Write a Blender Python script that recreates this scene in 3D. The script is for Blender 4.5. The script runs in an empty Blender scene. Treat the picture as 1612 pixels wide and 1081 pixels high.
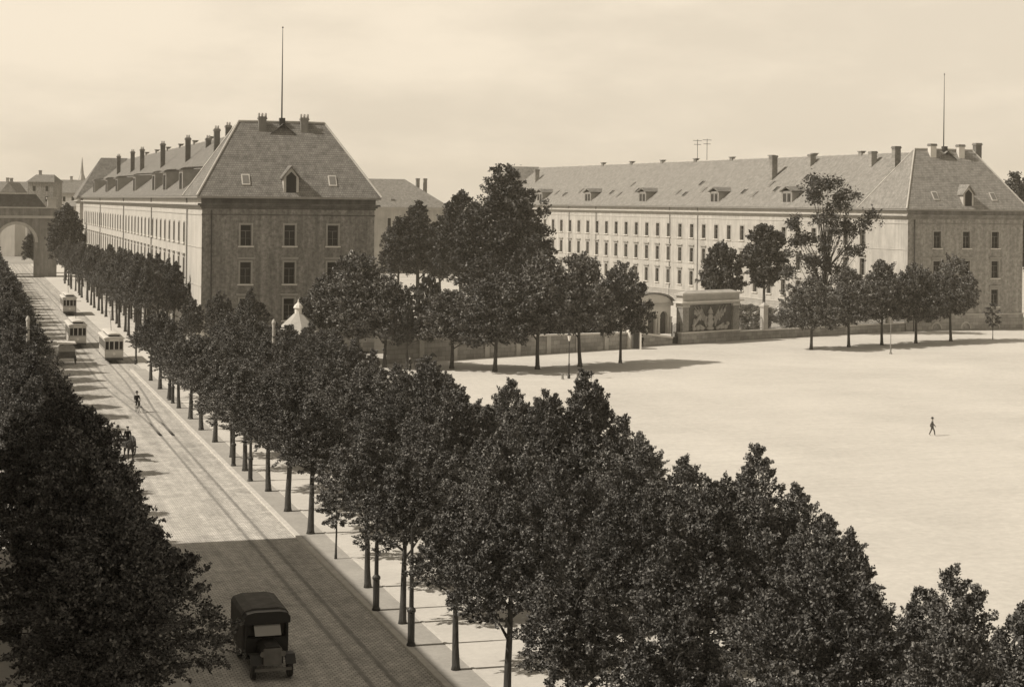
import bpy, bmesh, math, random
import numpy as np
from mathutils import Vector, Matrix
R = math.radians
PI = math.pi
HAZE = 0.0002
rnd = random.Random(7)
scene = bpy.context.scene
col = scene.collection

# ------------------------------------------------------------------ camera
W_, H_ = 1612.0, 1081.0
F = 2700.0            # focal length in photograph pixels
CH = 19.0             # camera height, top floor of the house at the street corner
CX, CY = 806.0, 321.0
ROLL = 0.0115
cam_d = bpy.data.cameras.new('camera')
cam = bpy.data.objects.new('camera', cam_d); col.objects.link(cam)
cam_d.sensor_width = 36.0
cam_d.lens = 36.0 * F / W_
cam_d.shift_y = -(H_/2 - CY) / W_
cam_d.clip_end = 6000
cam.matrix_world = Matrix.Translation((0, 0, CH)) @ Matrix.Rotation(PI/2, 4, 'X') @ Matrix.Rotation(ROLL, 4, 'Z')
scene.camera = cam

def P(x, y, z=0.0):
    dx, dy = x - CX, y - CY
    dx, dy = dx + ROLL*dy, dy - ROLL*dx
    Y = F * (CH - z) / dy
    return Vector((dx / F * Y, Y, z))

# street frame: u along the street (away), v to the right, v = 0 at the kerb
K0 = P(470, 850)
PHI = math.atan(0.322)
D = Vector((-math.sin(PHI), math.cos(PHI), 0)); N = Vector((math.cos(PHI), math.sin(PHI), 0))
def S(u, v, z=0.0):
    return K0 + D*u + N*v + Vector((0, 0, z))
def uv(p):
    q = p - K0
    return q.dot(D), q.dot(N)

# ------------------------------------------------------------------ materials
def g(v, w=1.0):
    return (v, v*(1-0.035*w), v*(1-0.10*w), 1)

def mat(name, v, rough=0.8, var=0.0, scale=1.0, bump=0.0, bscale=None, spec=0.3, metal=0.0, stretch=None, detail=6, streak=0.0):
    m = bpy.data.materials.new(name); m.use_nodes = True
    nt = m.node_tree; b = nt.nodes['Principled BSDF']
    b.inputs['Base Color'].default_value = g(v)
    b.inputs['Roughness'].default_value = rough
    b.inputs['Specular IOR Level'].default_value = spec
    b.inputs['Metallic'].default_value = metal
    if var or bump:
        tc = nt.nodes.new('ShaderNodeTexCoord')
        mp = nt.nodes.new('ShaderNodeMapping'); nt.links.new(tc.outputs['Object'], mp.inputs['Vector'])
        if stretch: mp.inputs['Scale'].default_value = stretch
        no = nt.nodes.new('ShaderNodeTexNoise'); no.inputs['Scale'].default_value = scale; no.inputs['Detail'].default_value = detail
        no.inputs['Roughness'].default_value = 0.65
        nt.links.new(mp.outputs[0], no.inputs['Vector'])
        if var:
            rp = nt.nodes.new('ShaderNodeValToRGB')
            rp.color_ramp.elements[0].position = 0.3; rp.color_ramp.elements[1].position = 0.7
            rp.color_ramp.elements[0].color = g(v*(1-var)); rp.color_ramp.elements[1].color = g(min(0.9, v*(1+var)))
            nt.links.new(no.outputs['Fac'], rp.inputs['Fac'])
            out = rp.outputs[0]
            if streak:
                m2 = nt.nodes.new('ShaderNodeMapping'); m2.inputs['Scale'].default_value = (1.1, 1.1, 0.12)
                nt.links.new(tc.outputs['Object'], m2.inputs['Vector'])
                n2 = nt.nodes.new('ShaderNodeTexNoise'); n2.inputs['Scale'].default_value = 1.0; n2.inputs['Detail'].default_value = 7; n2.inputs['Roughness'].default_value = 0.7
                nt.links.new(m2.outputs[0], n2.inputs['Vector'])
                r2 = nt.nodes.new('ShaderNodeValToRGB')
                r2.color_ramp.elements[0].position = 0.42; r2.color_ramp.elements[1].position = 0.62
                k = 1 - streak
                r2.color_ramp.elements[0].color = (k, k, k, 1); r2.color_ramp.elements[1].color = (1, 1, 1, 1)
                nt.links.new(n2.outputs['Fac'], r2.inputs['Fac'])
                mx = nt.nodes.new('ShaderNodeMix'); mx.data_type = 'RGBA'; mx.blend_type = 'MULTIPLY'; mx.inputs[0].default_value = 1
                nt.links.new(out, mx.inputs[6]); nt.links.new(r2.outputs[0], mx.inputs[7]); out = mx.outputs[2]
            nt.links.new(out, b.inputs['Base Color'])
        if bump:
            n3 = nt.nodes.new('ShaderNodeTexNoise'); n3.inputs['Scale'].default_value = bscale or scale*8; n3.inputs['Detail'].default_value = 4
            nt.links.new(mp.outputs[0], n3.inputs['Vector'])
            bp = nt.nodes.new('ShaderNodeBump'); bp.inputs['Strength'].default_value = bump; bp.inputs['Distance'].default_value = 0.05
            nt.links.new(n3.outputs['Fac'], bp.inputs['Height']); nt.links.new(bp.outputs[0], b.inputs['Normal'])
    return m

def brick_mat(name, v, mortar, bw, bh, var=0.25, rot=(0, 0, 0), rough=0.85, coord='Object', msize=0.012, noise=0.5, nscale=0.25, bump=0.4, offset=0.5):
    m = bpy.data.materials.new(name); m.use_nodes = True
    nt = m.node_tree; b = nt.nodes['Principled BSDF']; b.inputs['Roughness'].default_value = rough; b.inputs['Specular IOR Level'].default_value = 0.25
    tc = nt.nodes.new('ShaderNodeTexCoord'); mp = nt.nodes.new('ShaderNodeMapping'); mp.inputs['Rotation'].default_value = rot
    nt.links.new(tc.outputs[coord], mp.inputs['Vector'])
    br = nt.nodes.new('ShaderNodeTexBrick'); br.inputs['Scale'].default_value = 1.0; br.offset = offset
    br.inputs['Brick Width'].default_value = bw; br.inputs['Row Height'].default_value = bh; br.inputs['Mortar Size'].default_value = msize
    br.inputs['Color1'].default_value = g(v*(1-var)); br.inputs['Color2'].default_value = g(min(.9, v*(1+var))); br.inputs['Mortar'].default_value = g(mortar)
    nt.links.new(mp.outputs[0], br.inputs['Vector'])
    no = nt.nodes.new('ShaderNodeTexNoise'); no.inputs['Scale'].default_value = nscale; no.inputs['Detail'].default_value = 8; no.inputs['Roughness'].default_value = .7
    nt.links.new(tc.outputs[coord], no.inputs['Vector'])
    rp = nt.nodes.new('ShaderNodeValToRGB'); k = 1-noise
    rp.color_ramp.elements[0].position = .35; rp.color_ramp.elements[1].position = .65
    rp.color_ramp.elements[0].color = (k, k, k, 1); rp.color_ramp.elements[1].color = (1, 1, 1, 1)
    nt.links.new(no.outputs['Fac'], rp.inputs['Fac'])
    mx = nt.nodes.new('ShaderNodeMix'); mx.data_type = 'RGBA'; mx.blend_type = 'MULTIPLY'; mx.inputs[0].default_value = 1
    nt.links.new(br.outputs['Color'], mx.inputs[6]); nt.links.new(rp.outputs[0], mx.inputs[7]); nt.links.new(mx.outputs[2], b.inputs['Base Color'])
    bp = nt.nodes.new('ShaderNodeBump'); bp.inputs['Strength'].default_value = bump; bp.inputs['Distance'].default_value = 0.03
    nt.links.new(br.outputs['Fac'], bp.inputs['Height']); bp.invert = True
    nt.links.new(bp.outputs[0], b.inputs['Normal'])
    return m

def leaf_mat(name, lo, hi):
    m = bpy.data.materials.new(name); m.use_nodes = True
    nt = m.node_tree; b = nt.nodes['Principled BSDF']; b.inputs['Roughness'].default_value = .55; b.inputs['Specular IOR Level'].default_value = .35
    ge = nt.nodes.new('ShaderNodeNewGeometry'); oi = nt.nodes.new('ShaderNodeObjectInfo')
    rp = nt.nodes.new('ShaderNodeValToRGB'); rp.color_ramp.elements[0].color = g(lo, .5); rp.color_ramp.elements[1].color = g(hi, .8)
    rp.color_ramp.elements[0].position = .1
    nt.links.new(ge.outputs['Random Per Island'], rp.inputs['Fac'])
    mr = nt.nodes.new('ShaderNodeMapRange'); mr.inputs[3].default_value = .75; mr.inputs[4].default_value = 1.3
    nt.links.new(oi.outputs['Random'], mr.inputs[0])
    mx = nt.nodes.new('ShaderNodeVectorMath'); mx.operation = 'SCALE'
    nt.links.new(rp.outputs[0], mx.inputs[0]); nt.links.new(mr.outputs[0], mx.inputs['Scale']); nt.links.new(mx.outputs[0], b.inputs['Base Color'])
    return m

M = {}
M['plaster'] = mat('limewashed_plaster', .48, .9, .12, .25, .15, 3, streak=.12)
M['plaster_dark'] = mat('dimmed_weathered_plaster', .25, .9, .5, 2.2, .5, 9, streak=.38, detail=12)  # end front's shade put into the base tone; mottling and streaks are stains
M['plaster_end'] = mat('shaded_weathered_end_plaster', .33, .9, .4, 1.8, .4, 9, streak=.28, detail=12)  # darker copy of the aged plaster: end wall's shade painted in, plus weathering
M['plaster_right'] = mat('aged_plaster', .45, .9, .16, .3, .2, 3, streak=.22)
M['stone'] = mat('cut_stone', .42, .85, .15, .8, .1)
M['stone_darkened'] = mat('darkened_stone', .12, .85, .35, .5, .1, streak=.3)  # mostly the cornice front's shade put into the colour, with some soot
M['surround'] = mat('grey_stone_surround', .30, .85, .15, .8)
M['relief'] = mat('carved_stone', .33, .85, .25, 1.5, .2)
M['stone_dark'] = mat('dark_stone', .25, .85, .3, .5, .1, streak=.3)  # shared dark stone; on the right cornice front it paints in shade
M['stone_pale'] = mat('pale_stone', .58, .85, .12, .8, .1)
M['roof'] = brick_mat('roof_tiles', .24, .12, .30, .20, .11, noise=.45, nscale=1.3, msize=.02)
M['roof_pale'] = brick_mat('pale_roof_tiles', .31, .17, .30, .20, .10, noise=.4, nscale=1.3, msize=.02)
M['zinc'] = mat('zinc_sheet', .26, .5, .2, .6, metal=.2)
M['ridge'] = mat('ridge_tile', .42, .8, .2, .8)
M['brick'] = brick_mat('chimney_brick', .16, .22, .24, .08, .25, rot=(PI/2, 0, 0))
M['glass'] = mat('window_glass', .016, .25, spec=.18)
M['sash'] = mat('painted_sash', .16, .6)
M['iron'] = mat('painted_iron', .035, .5, .2, 3)
M['rail'] = mat('rail_steel', .22, .5)
M['iron_grey'] = mat('grey_painted_iron', .18, .55, .25, 2)
M['wood'] = mat('weathered_wood', .10, .8, .3, 2)
M['white'] = mat('white_paint', .72, .6, .06, 2)
M['cream'] = mat('cream_tram_paint', .52, .4, .08, 2, spec=.5)
M['tramroof'] = mat('canvas_tram_roof', .55, .8, .15, 2)
M['canvas'] = mat('dusty_canvas', .10, .9, .3, 2, .3, 12)
M['screen'] = mat('windscreen_glass', .30, .12, spec=.8)  # pale base stands in for the sky mirrored in the glass
M['pale_zinc'] = mat('pale_zinc_roof', .34, .6, .15, 1)
M['canvas_pale'] = mat('pale_canvas', .3, .9, .2, 2)
M['dark'] = mat('dark_enamel', .022, .45, spec=.4)
M['skin'] = mat('skin', .4, .6)
M['cloth_dark'] = mat('dark_wool', .028, .9, .2, 8)
M['cloth_grey'] = mat('grey_wool', .09, .9, .2, 8)
M['cloth_pale'] = mat('pale_linen', .4, .9, .1, 8)
M['horse'] = mat('bay_horse_coat', .03, .5, .3, 3)
M['bark'] = mat('tree_bark', .065, .95, .4, 3, .8, 14, stretch=(1, 1, .25))
M['leaf'] = leaf_mat('lime_leaves', .022, .20)
M['leaf_dark'] = leaf_mat('dark_leaves', .018, .11)
M['leaf_pale'] = leaf_mat('pale_leaves', .22, .55)
M['hedge'] = leaf_mat('hedge_leaves', .015, .06)

# ------------------------------------------------------------------ mesh builder
class MB:
    def __init__(self): self.v = []; self.f = []; self.m = []; self.mi = 0
    def add(self, vs, fs):
        o = len(self.v); self.v += [tuple(p) for p in vs]; self.f += [tuple(o+i for i in f) for f in fs]; self.m += [self.mi]*len(fs)
        return self
    def box(self, x0, x1, y0, y1, z0, z1, T=None):
        vs = [Vector(p) for p in ((x0,y0,z0),(x1,y0,z0),(x1,y1,z0),(x0,y1,z0),(x0,y0,z1),(x1,y0,z1),(x1,y1,z1),(x0,y1,z1))]
        if T is not None: vs = [T @ p for p in vs]
        return self.add(vs, [(3,2,1,0),(4,5,6,7),(0,1,5,4),(1,2,6,5),(2,3,7,6),(3,0,4,7)])
    def quad(self, a, b, c, d): return self.add([a, b, c, d], [(0,1,2,3)])
    def tube(self, pts, rad, n=8, cap=True):
        pts = [Vector(p) for p in pts]; rad = rad if isinstance(rad, (list, tuple)) else [rad]*len(pts)
        vs = []; fs = []
        for i, p in enumerate(pts):
            t = (pts[min(i+1, len(pts)-1)] - pts[max(i-1, 0)]).normalized()
            a = t.cross(Vector((0, 1, 0)) if abs(t.y) < .9 else Vector((1, 0, 0))).normalized(); b = t.cross(a)
            for k in range(n):
                an = 2*PI*k/n; vs.append(p + (a*math.cos(an) + b*math.sin(an))*rad[i])
        for i in range(len(pts)-1):
            for k in range(n):
                k2 = (k+1) % n; fs.append((i*n+k, i*n+k2, (i+1)*n+k2, (i+1)*n+k))
        if cap: fs.append(tuple(range(n-1, -1, -1))); fs.append(tuple((len(pts)-1)*n+k for k in range(n)))
        return self.add(vs, fs)
    def lathe(self, prof, n=12, c=(0, 0, 0)):
        vs = []; fs = []
        for r, z in prof:
            for k in range(n):
                a = 2*PI*k/n; vs.append((c[0]+r*math.cos(a), c[1]+r*math.sin(a), c[2]+z))
        for i in range(len(prof)-1):
            for k in range(n):
                k2 = (k+1) % n; fs.append((i*n+k, i*n+k2, (i+1)*n+k2, (i+1)*n+k))
        fs.append(tuple(range(n-1, -1, -1))); fs.append(tuple((len(prof)-1)*n+k for k in range(n)))
        return self.add(vs, fs)
    def disc(self, c, axis, r, w, n=16):          # wheel-like cylinder about an axis
        c = Vector(c); a = Vector(axis).normalized()
        return self.tube([c - a*w/2, c + a*w/2], r, n)
    def ring(self, c, axis, r, t, n=20, m=6):     # torus
        c = Vector(c); a = Vector(axis).normalized(); x = a.cross(Vector((0,0,1)) if abs(a.z) < .9 else Vector((1,0,0))).normalized(); y = a.cross(x)
        vs = []; fs = []
        for i in range(n):
            th = 2*PI*i/n; d = x*math.cos(th)+y*math.sin(th)
            for j in range(m):
                ph = 2*PI*j/m; vs.append(c + d*(r+t*math.cos(ph)) + a*t*math.sin(ph))
        for i in range(n):
            for j in range(m):
                fs.append((i*m+j, ((i+1)%n)*m+j, ((i+1)%n)*m+(j+1)%m, i*m+(j+1)%m))
        return self.add(vs, fs)
    def ell(self, c, rx, ry, rz, n=10, m=7):
        vs = []; fs = []
        for i in range(m+1):
            th = PI*i/m
            for k in range(n):
                a = 2*PI*k/n; vs.append((c[0]+rx*math.sin(th)*math.cos(a), c[1]+ry*math.sin(th)*math.sin(a), c[2]-rz*math.cos(th)))
        for i in range(m):
            for k in range(n):
                k2 = (k+1)%n; fs.append((i*n+k, i*n+k2, (i+1)*n+k2, (i+1)*n+k))
        return self.add(vs, fs)
    def prism(self, poly, axis, a, b):             # poly of 2D points extruded along 'x','y' or 'z'
        def mk(p, t): return {'x': (t, p[0], p[1]), 'y': (p[0], t, p[1]), 'z': (p[0], p[1], t)}[axis]
        n = len(poly); vs = [mk(p, a) for p in poly] + [mk(p, b) for p in poly]
        fs = [tuple(range(n-1, -1, -1)), tuple(range(n, 2*n))] + [(i, (i+1)%n, n+(i+1)%n, n+i) for i in range(n)]
        return self.add(vs, fs)
    def mesh(self, name, mats, smooth=False):
        me = bpy.data.meshes.new(name); me.from_pydata(self.v, [], self.f)
        for m in (mats if isinstance(mats, (list, tuple)) else [mats]): me.materials.append(m)
        me.polygons.foreach_set('material_index', self.m)
        bm = bmesh.new(); bm.from_mesh(me); bmesh.ops.recalc_face_normals(bm, faces=bm.faces); bm.to_mesh(me); bm.free()
        if smooth: me.polygons.foreach_set('use_smooth', [True]*len(me.polygons))
        me.update(); return me
    def build(self, name, mats, parent=None, loc=None, rz=0, smooth=False):
        return link(name, self.mesh(name, mats, smooth), parent, loc, rz)

def link(name, me, parent=None, loc=None, rz=0):
    o = bpy.data.objects.new(name, me); col.objects.link(o)
    if parent: o.parent = parent
    if loc is not None: o.location = loc
    o.rotation_euler = (0, 0, rz)
    return o
def tag(o, label=None, cat=None, group=None, kind=None):
    if label: o['label'] = label
    if cat: o['category'] = cat
    if group: o['group'] = group
    if kind: o['kind'] = kind
    return o
def thing(name, label, cat, loc=(0, 0, 0), rz=0, group=None, scale=None):
    o = link(name, None, None, loc, rz)
    if scale: o.scale = scale
    return tag(o, label, cat, group)
def copy_tree(o, parent=None):
    kids = [c for c in o.children]
    c = o.copy(); col.objects.link(c)
    if parent: c.parent = parent
    for k in kids: copy_tree(k, c)
    return c
ORD = ['first','second','third','fourth','fifth','sixth','seventh','eighth','ninth','tenth','eleventh','twelfth','thirteenth','fourteenth','fifteenth','sixteenth','seventeenth','eighteenth','nineteenth','twentieth','twenty-first','twenty-second','twenty-third','twenty-fourth','twenty-fifth','twenty-sixth','twenty-seventh','twenty-eighth','twenty-ninth','thirtieth']

# ------------------------------------------------------------------ ground, road, pavements
def sheet(name, pts, z, m, sub=0):
    b = MB(); b.add([(p.x, p.y, z) for p in pts], [tuple(range(len(pts)))])
    o = b.build(name, m); tag(o, kind='structure'); return o

def ground_mat(name, v, var, big, fine, bump=.3, spots=0.0):
    m = bpy.data.materials.new(name); m.use_nodes = True; nt = m.node_tree; b = nt.nodes['Principled BSDF']
    b.inputs['Roughness'].default_value = .95; b.inputs['Specular IOR Level'].default_value = .15
    tc = nt.nodes.new('ShaderNodeTexCoord')
    n1 = nt.nodes.new('ShaderNodeTexNoise'); n1.inputs['Scale'].default_value = big; n1.inputs['Detail'].default_value = 8; n1.inputs['Roughness'].default_value = .65
    n2 = nt.nodes.new('ShaderNodeTexNoise'); n2.inputs['Scale'].default_value = fine; n2.inputs['Detail'].default_value = 6; n2.inputs['Roughness'].default_value = .75
    for n in (n1, n2): nt.links.new(tc.outputs['Object'], n.inputs['Vector'])
    ad = nt.nodes.new('ShaderNodeMath'); ad.operation = 'ADD'; nt.links.new(n1.outputs['Fac'], ad.inputs[0]); nt.links.new(n2.outputs['Fac'], ad.inputs[1])
    if spots:
        mq = nt.nodes.new('ShaderNodeMapping'); mq.inputs['Rotation'].default_value = (0, 0, .5); mq.inputs['Scale'].default_value = (.06, .9, 1); nt.links.new(tc.outputs['Object'], mq.inputs['Vector'])
        n4 = nt.nodes.new('ShaderNodeTexNoise'); n4.inputs['Scale'].default_value = 1.0; n4.inputs['Detail'].default_value = 10; n4.inputs['Roughness'].default_value = .7; nt.links.new(mq.outputs[0], n4.inputs['Vector'])
        ms = nt.nodes.new('ShaderNodeMath'); ms.operation = 'MULTIPLY_ADD'; ms.inputs[1].default_value = spots; nt.links.new(n4.outputs['Fac'], ms.inputs[0]); nt.links.new(ad.outputs[0], ms.inputs[2])
        m5 = nt.nodes.new('ShaderNodeMath'); m5.operation = 'SUBTRACT'; m5.inputs[1].default_value = spots*.5; nt.links.new(ms.outputs[0], m5.inputs[0]); ad = m5
    rp = nt.nodes.new('ShaderNodeMapRange'); rp.inputs[1].default_value = .7; rp.inputs[2].default_value = 1.3; rp.inputs[3].default_value = v*(1-var); rp.inputs[4].default_value = min(.85, v*(1+var))
    nt.links.new(ad.outputs[0], rp.inputs[0])
    cm = nt.nodes.new('ShaderNodeVectorMath'); cm.operation = 'SCALE'; cm.inputs[0].default_value = g(1)[:3]
    nt.links.new(rp.outputs[0], cm.inputs['Scale'])
    nt.links.new(cm.outputs[0], b.inputs['Base Color'])
    bp = nt.nodes.new('ShaderNodeBump'); bp.inputs['Strength'].default_value = bump; bp.inputs['Distance'].default_value = .04
    nt.links.new(n2.outputs['Fac'], bp.inputs['Height']); nt.links.new(bp.outputs[0], b.inputs['Normal'])
    return m
M['earth'] = ground_mat('town_ground', .30, .25, .03, .6)
M['sand'] = ground_mat('square_sand', .515, .17, .06, 1.6, .5, .4)
M['yard'] = ground_mat('yard_gravel', .48, .25, .12, 1.2, .3)
M['promenade'] = ground_mat('promenade_gravel', .55, .12, .3, 3, .3)
M['strip'] = ground_mat('tree_strip_earth', .36, .2, .4, 4, .4)
M['pavement'] = ground_mat('pavement', .46, .15, .3, 3, .2)
M['kerbstone'] = mat('kerbstone', .55, .8, .15, 1.5, .1)

def road_mat():
    m = bpy.data.materials.new('cobbled_road'); m.use_nodes = True; nt = m.node_tree; b = nt.nodes['Principled BSDF']
    b.inputs['Roughness'].default_value = .8; b.inputs['Specular IOR Level'].default_value = .25
    tc = nt.nodes.new('ShaderNodeTexCoord'); mp = nt.nodes.new('ShaderNodeMapping'); nt.links.new(tc.outputs['Object'], mp.inputs['Vector'])
    br = nt.nodes.new('ShaderNodeTexBrick'); br.inputs['Brick Width'].default_value = .24; br.inputs['Row Height'].default_value = .17; br.inputs['Mortar Size'].default_value = .022; br.inputs['Scale'].default_value = 1
    br.inputs['Color1'].default_value = g(.46); br.inputs['Color2'].default_value = g(.66); br.inputs['Mortar'].default_value = g(.27)
    nw = nt.nodes.new('ShaderNodeTexNoise'); nw.inputs['Scale'].default_value = 2.5; nt.links.new(mp.outputs[0], nw.inputs['Vector'])
    mw = nt.nodes.new('ShaderNodeMix'); mw.data_type = 'VECTOR'; mw.inputs[0].default_value = .06; nt.links.new(mp.outputs[0], mw.inputs[4]); nt.links.new(nw.outputs['Color'], mw.inputs[5])
    nt.links.new(mw.outputs[1], br.inputs['Vector'])
    # worn, dusty wheel lanes run along the street (object x = across)
    m2 = nt.nodes.new('ShaderNodeMapping'); m2.inputs['Scale'].default_value = (1.1, .035, 1); nt.links.new(tc.outputs['Object'], m2.inputs['Vector'])
    n2 = nt.nodes.new('ShaderNodeTexNoise'); n2.inputs['Scale'].default_value = 1.0; n2.inputs['Detail'].default_value = 6; n2.inputs['Roughness'].default_value = .7; nt.links.new(m2.outputs[0], n2.inputs['Vector'])
    n3 = nt.nodes.new('ShaderNodeTexNoise'); n3.inputs['Scale'].default_value = .5; n3.inputs['Detail'].default_value = 9; n3.inputs['Roughness'].default_value = .75; nt.links.new(tc.outputs['Object'], n3.inputs['Vector'])
    ad = nt.nodes.new('ShaderNodeMath'); ad.operation = 'ADD'; nt.links.new(n2.outputs['Fac'], ad.inputs[0]); nt.links.new(n3.outputs['Fac'], ad.inputs[1])
    rp = nt.nodes.new('ShaderNodeMapRange'); rp.inputs[1].default_value = .75; rp.inputs[2].default_value = 1.25; rp.inputs[3].default_value = .65; rp.inputs[4].default_value = 1.3
    nt.links.new(ad.outputs[0], rp.inputs[0])
    sc = nt.nodes.new('ShaderNodeVectorMath'); sc.operation = 'SCALE'; nt.links.new(br.outputs['Color'], sc.inputs[0]); nt.links.new(rp.outputs[0], sc.inputs['Scale'])
    nt.links.new(sc.outputs[0], b.inputs['Base Color'])
    bp = nt.nodes.new('ShaderNodeBump'); bp.inputs['Strength'].default_value = .7; bp.inputs['Distance'].default_value = .03; bp.invert = True
    nt.links.new(br.outputs['Fac'], bp.inputs['Height']); nt.links.new(bp.outputs[0], b.inputs['Normal'])
    return m
M['road'] = road_mat()

def local_sheet(name, us, ue, v0, v1, z, m):         # strip along the street with object axes along it
    b = MB(); b.add([(v0, us, 0), (v1, us, 0), (v1, ue, 0), (v0, ue, 0)], [(0, 1, 2, 3)])
    o = b.build(name, m, None, S(0, 0, z), PHI); return tag(o, kind='structure')

sheet('ground', [Vector(p) for p in ((-2500, -300, 0), (2500, -300, 0), (2500, 4000, 0), (-2500, 4000, 0))], -.03, M['earth'])
ROAD_L = -9.6
local_sheet('road', -130, 420, ROAD_L, 1.3, -.02, M['road'])
UJ = 116.0      # where the promenade ends at the cross street
local_sheet('tree_strip', -130, UJ-16, .28, 1.8, .09, M['strip'])
local_sheet('promenade', -130, UJ-16, 1.8, 15.5, .094, M['promenade'])
local_sheet('left_pavement', -130, 420, -24, ROAD_L-.25, .09, M['pavement'])
local_sheet('square', -130, UJ+330, 15.5, 300, -.006, M['sand'])
local_sheet('cross_street', UJ-16, UJ-6, 1.3, 15.5, .056, M['sand'])
local_sheet('alley_path', UJ-16, 420, 1.3, 15.5, .05, M['promenade'])
WALL0 = Vector((-14.5, 201.7, 0)); WALL1 = Vector((16.4, 228.3, 0)); MON0 = Vector((23.5, 236.0, 0)); MON1 = Vector((32.3, 243.6, 0)); WALL2 = Vector((61.2, 265.6, 0))
sheet('yard', [WALL0, WALL1, MON0, MON1, WALL2, Vector((250, 330, 0)), Vector((250, 640, 0)), Vector((-150, 640, 0)), S(330, 16), S(112, 16)], .02, M['yard'])
def kerb(name, u0, u1, v0, v1):
    b = MB(); u = u0; r = random.Random(3)
    while u < u1:
        b.box(v0, v1, u, min(u+1.0, u1)-.015, -.06, .10+r.uniform(-.004, .004)); u += 1.0
    o = b.build(name, M['kerbstone'], None, S(0, 0, 0), PHI); tag(o, kind='structure')
kerb('kerb', -130, UJ-16, 0, .28)
kerb('kerb_left', -130, 420, ROAD_L-.25, ROAD_L)
# pale stone edging between the tree strip and the promenade, and at the square
b = MB(); b.box(1.72, 1.86, -130, UJ-16, .0, .115); tag(b.build('edging', M['kerbstone'], None, S(0, 0, 0), PHI), kind='structure')

def track(name, cs, label):
    t = thing(name, label, 'tram track', S(0, 0, 0), PHI); t['kind'] = 'structure'
    for side in (-1, 1):
        b = MB(); pts = [(c + side*.5, u) for u, c in cs]
        for (a0, u0), (a1, u1) in zip(pts, pts[1:]):
            for w, zz, mi in ((.13, -.014, 1), (.035, -.006, 0)):
                b.mi = mi
                b.add([(a0-w, u0, zz), (a0+w, u0, zz), (a1+w, u1, zz), (a1-w, u1, zz)], [(0, 1, 2, 3)])
        b.build('rail', [M['rail'], M['railbed']], t)
    return t
M['railbed'] = mat('worn_setts_along_rail', .30, .8, .4, 2)
TV = -1.1
bend = [(-130, -2.15), (45, -2.15)] + [(45+k*6, -2.15+(TV+2.15)*(0.5-0.5*math.cos(PI*k/8))) for k in range(1, 9)] + [(420, TV)]
track('tram_track', bend, 'tram rails running the whole street close to the kerb')
loop = [(45, -2.15)] + [(45+k*6, -2.15-1.65*(0.5-0.5*math.cos(PI*k/8))) for k in range(1, 9)] + [(420, -3.8)]
track('tram_track', loop, 'passing loop rails branching left under the middle tram')
# ------------------------------------------------------------------ trees
def leaf_mesh(name, C, A, B, m):
    n = len(C); V = np.empty((n, 4, 3), np.float32)
    V[:, 0] = C - A; V[:, 1] = C + B - A*.1; V[:, 2] = C + A; V[:, 3] = C - B - A*.1
    me = bpy.data.meshes.new(name)
    me.vertices.add(4*n); me.vertices.foreach_set('co', V.ravel())
    me.loops.add(4*n); me.loops.foreach_set('vertex_index', np.arange(4*n, dtype=np.int32))
    me.polygons.add(n); me.polygons.foreach_set('loop_start', np.arange(0, 4*n, 4, dtype=np.int32)); me.polygons.foreach_set('loop_total', np.full(n, 4, np.int32))
    me.materials.append(m); me.update(); me.validate(); return me

def prof_lime(t): return np.where(t < .3, .62+.38*(t/.3), np.maximum(0, 1-((t-.3)/.7)**1.9))
def prof_round(t): return np.sqrt(np.maximum(0, 1-(2*np.clip(t, 0, 1)-1)**2))*.97+.03
def prof_spire(t): return np.where(t < .2, .7+.3*t/.2, np.maximum(0, 1-((t-.2)/.8))**.8)
def prof_tall(t): return np.where(t < .35, .75+.25*t/.35, np.maximum(0, 1-((t-.35)/.65)**2.2))

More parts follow.
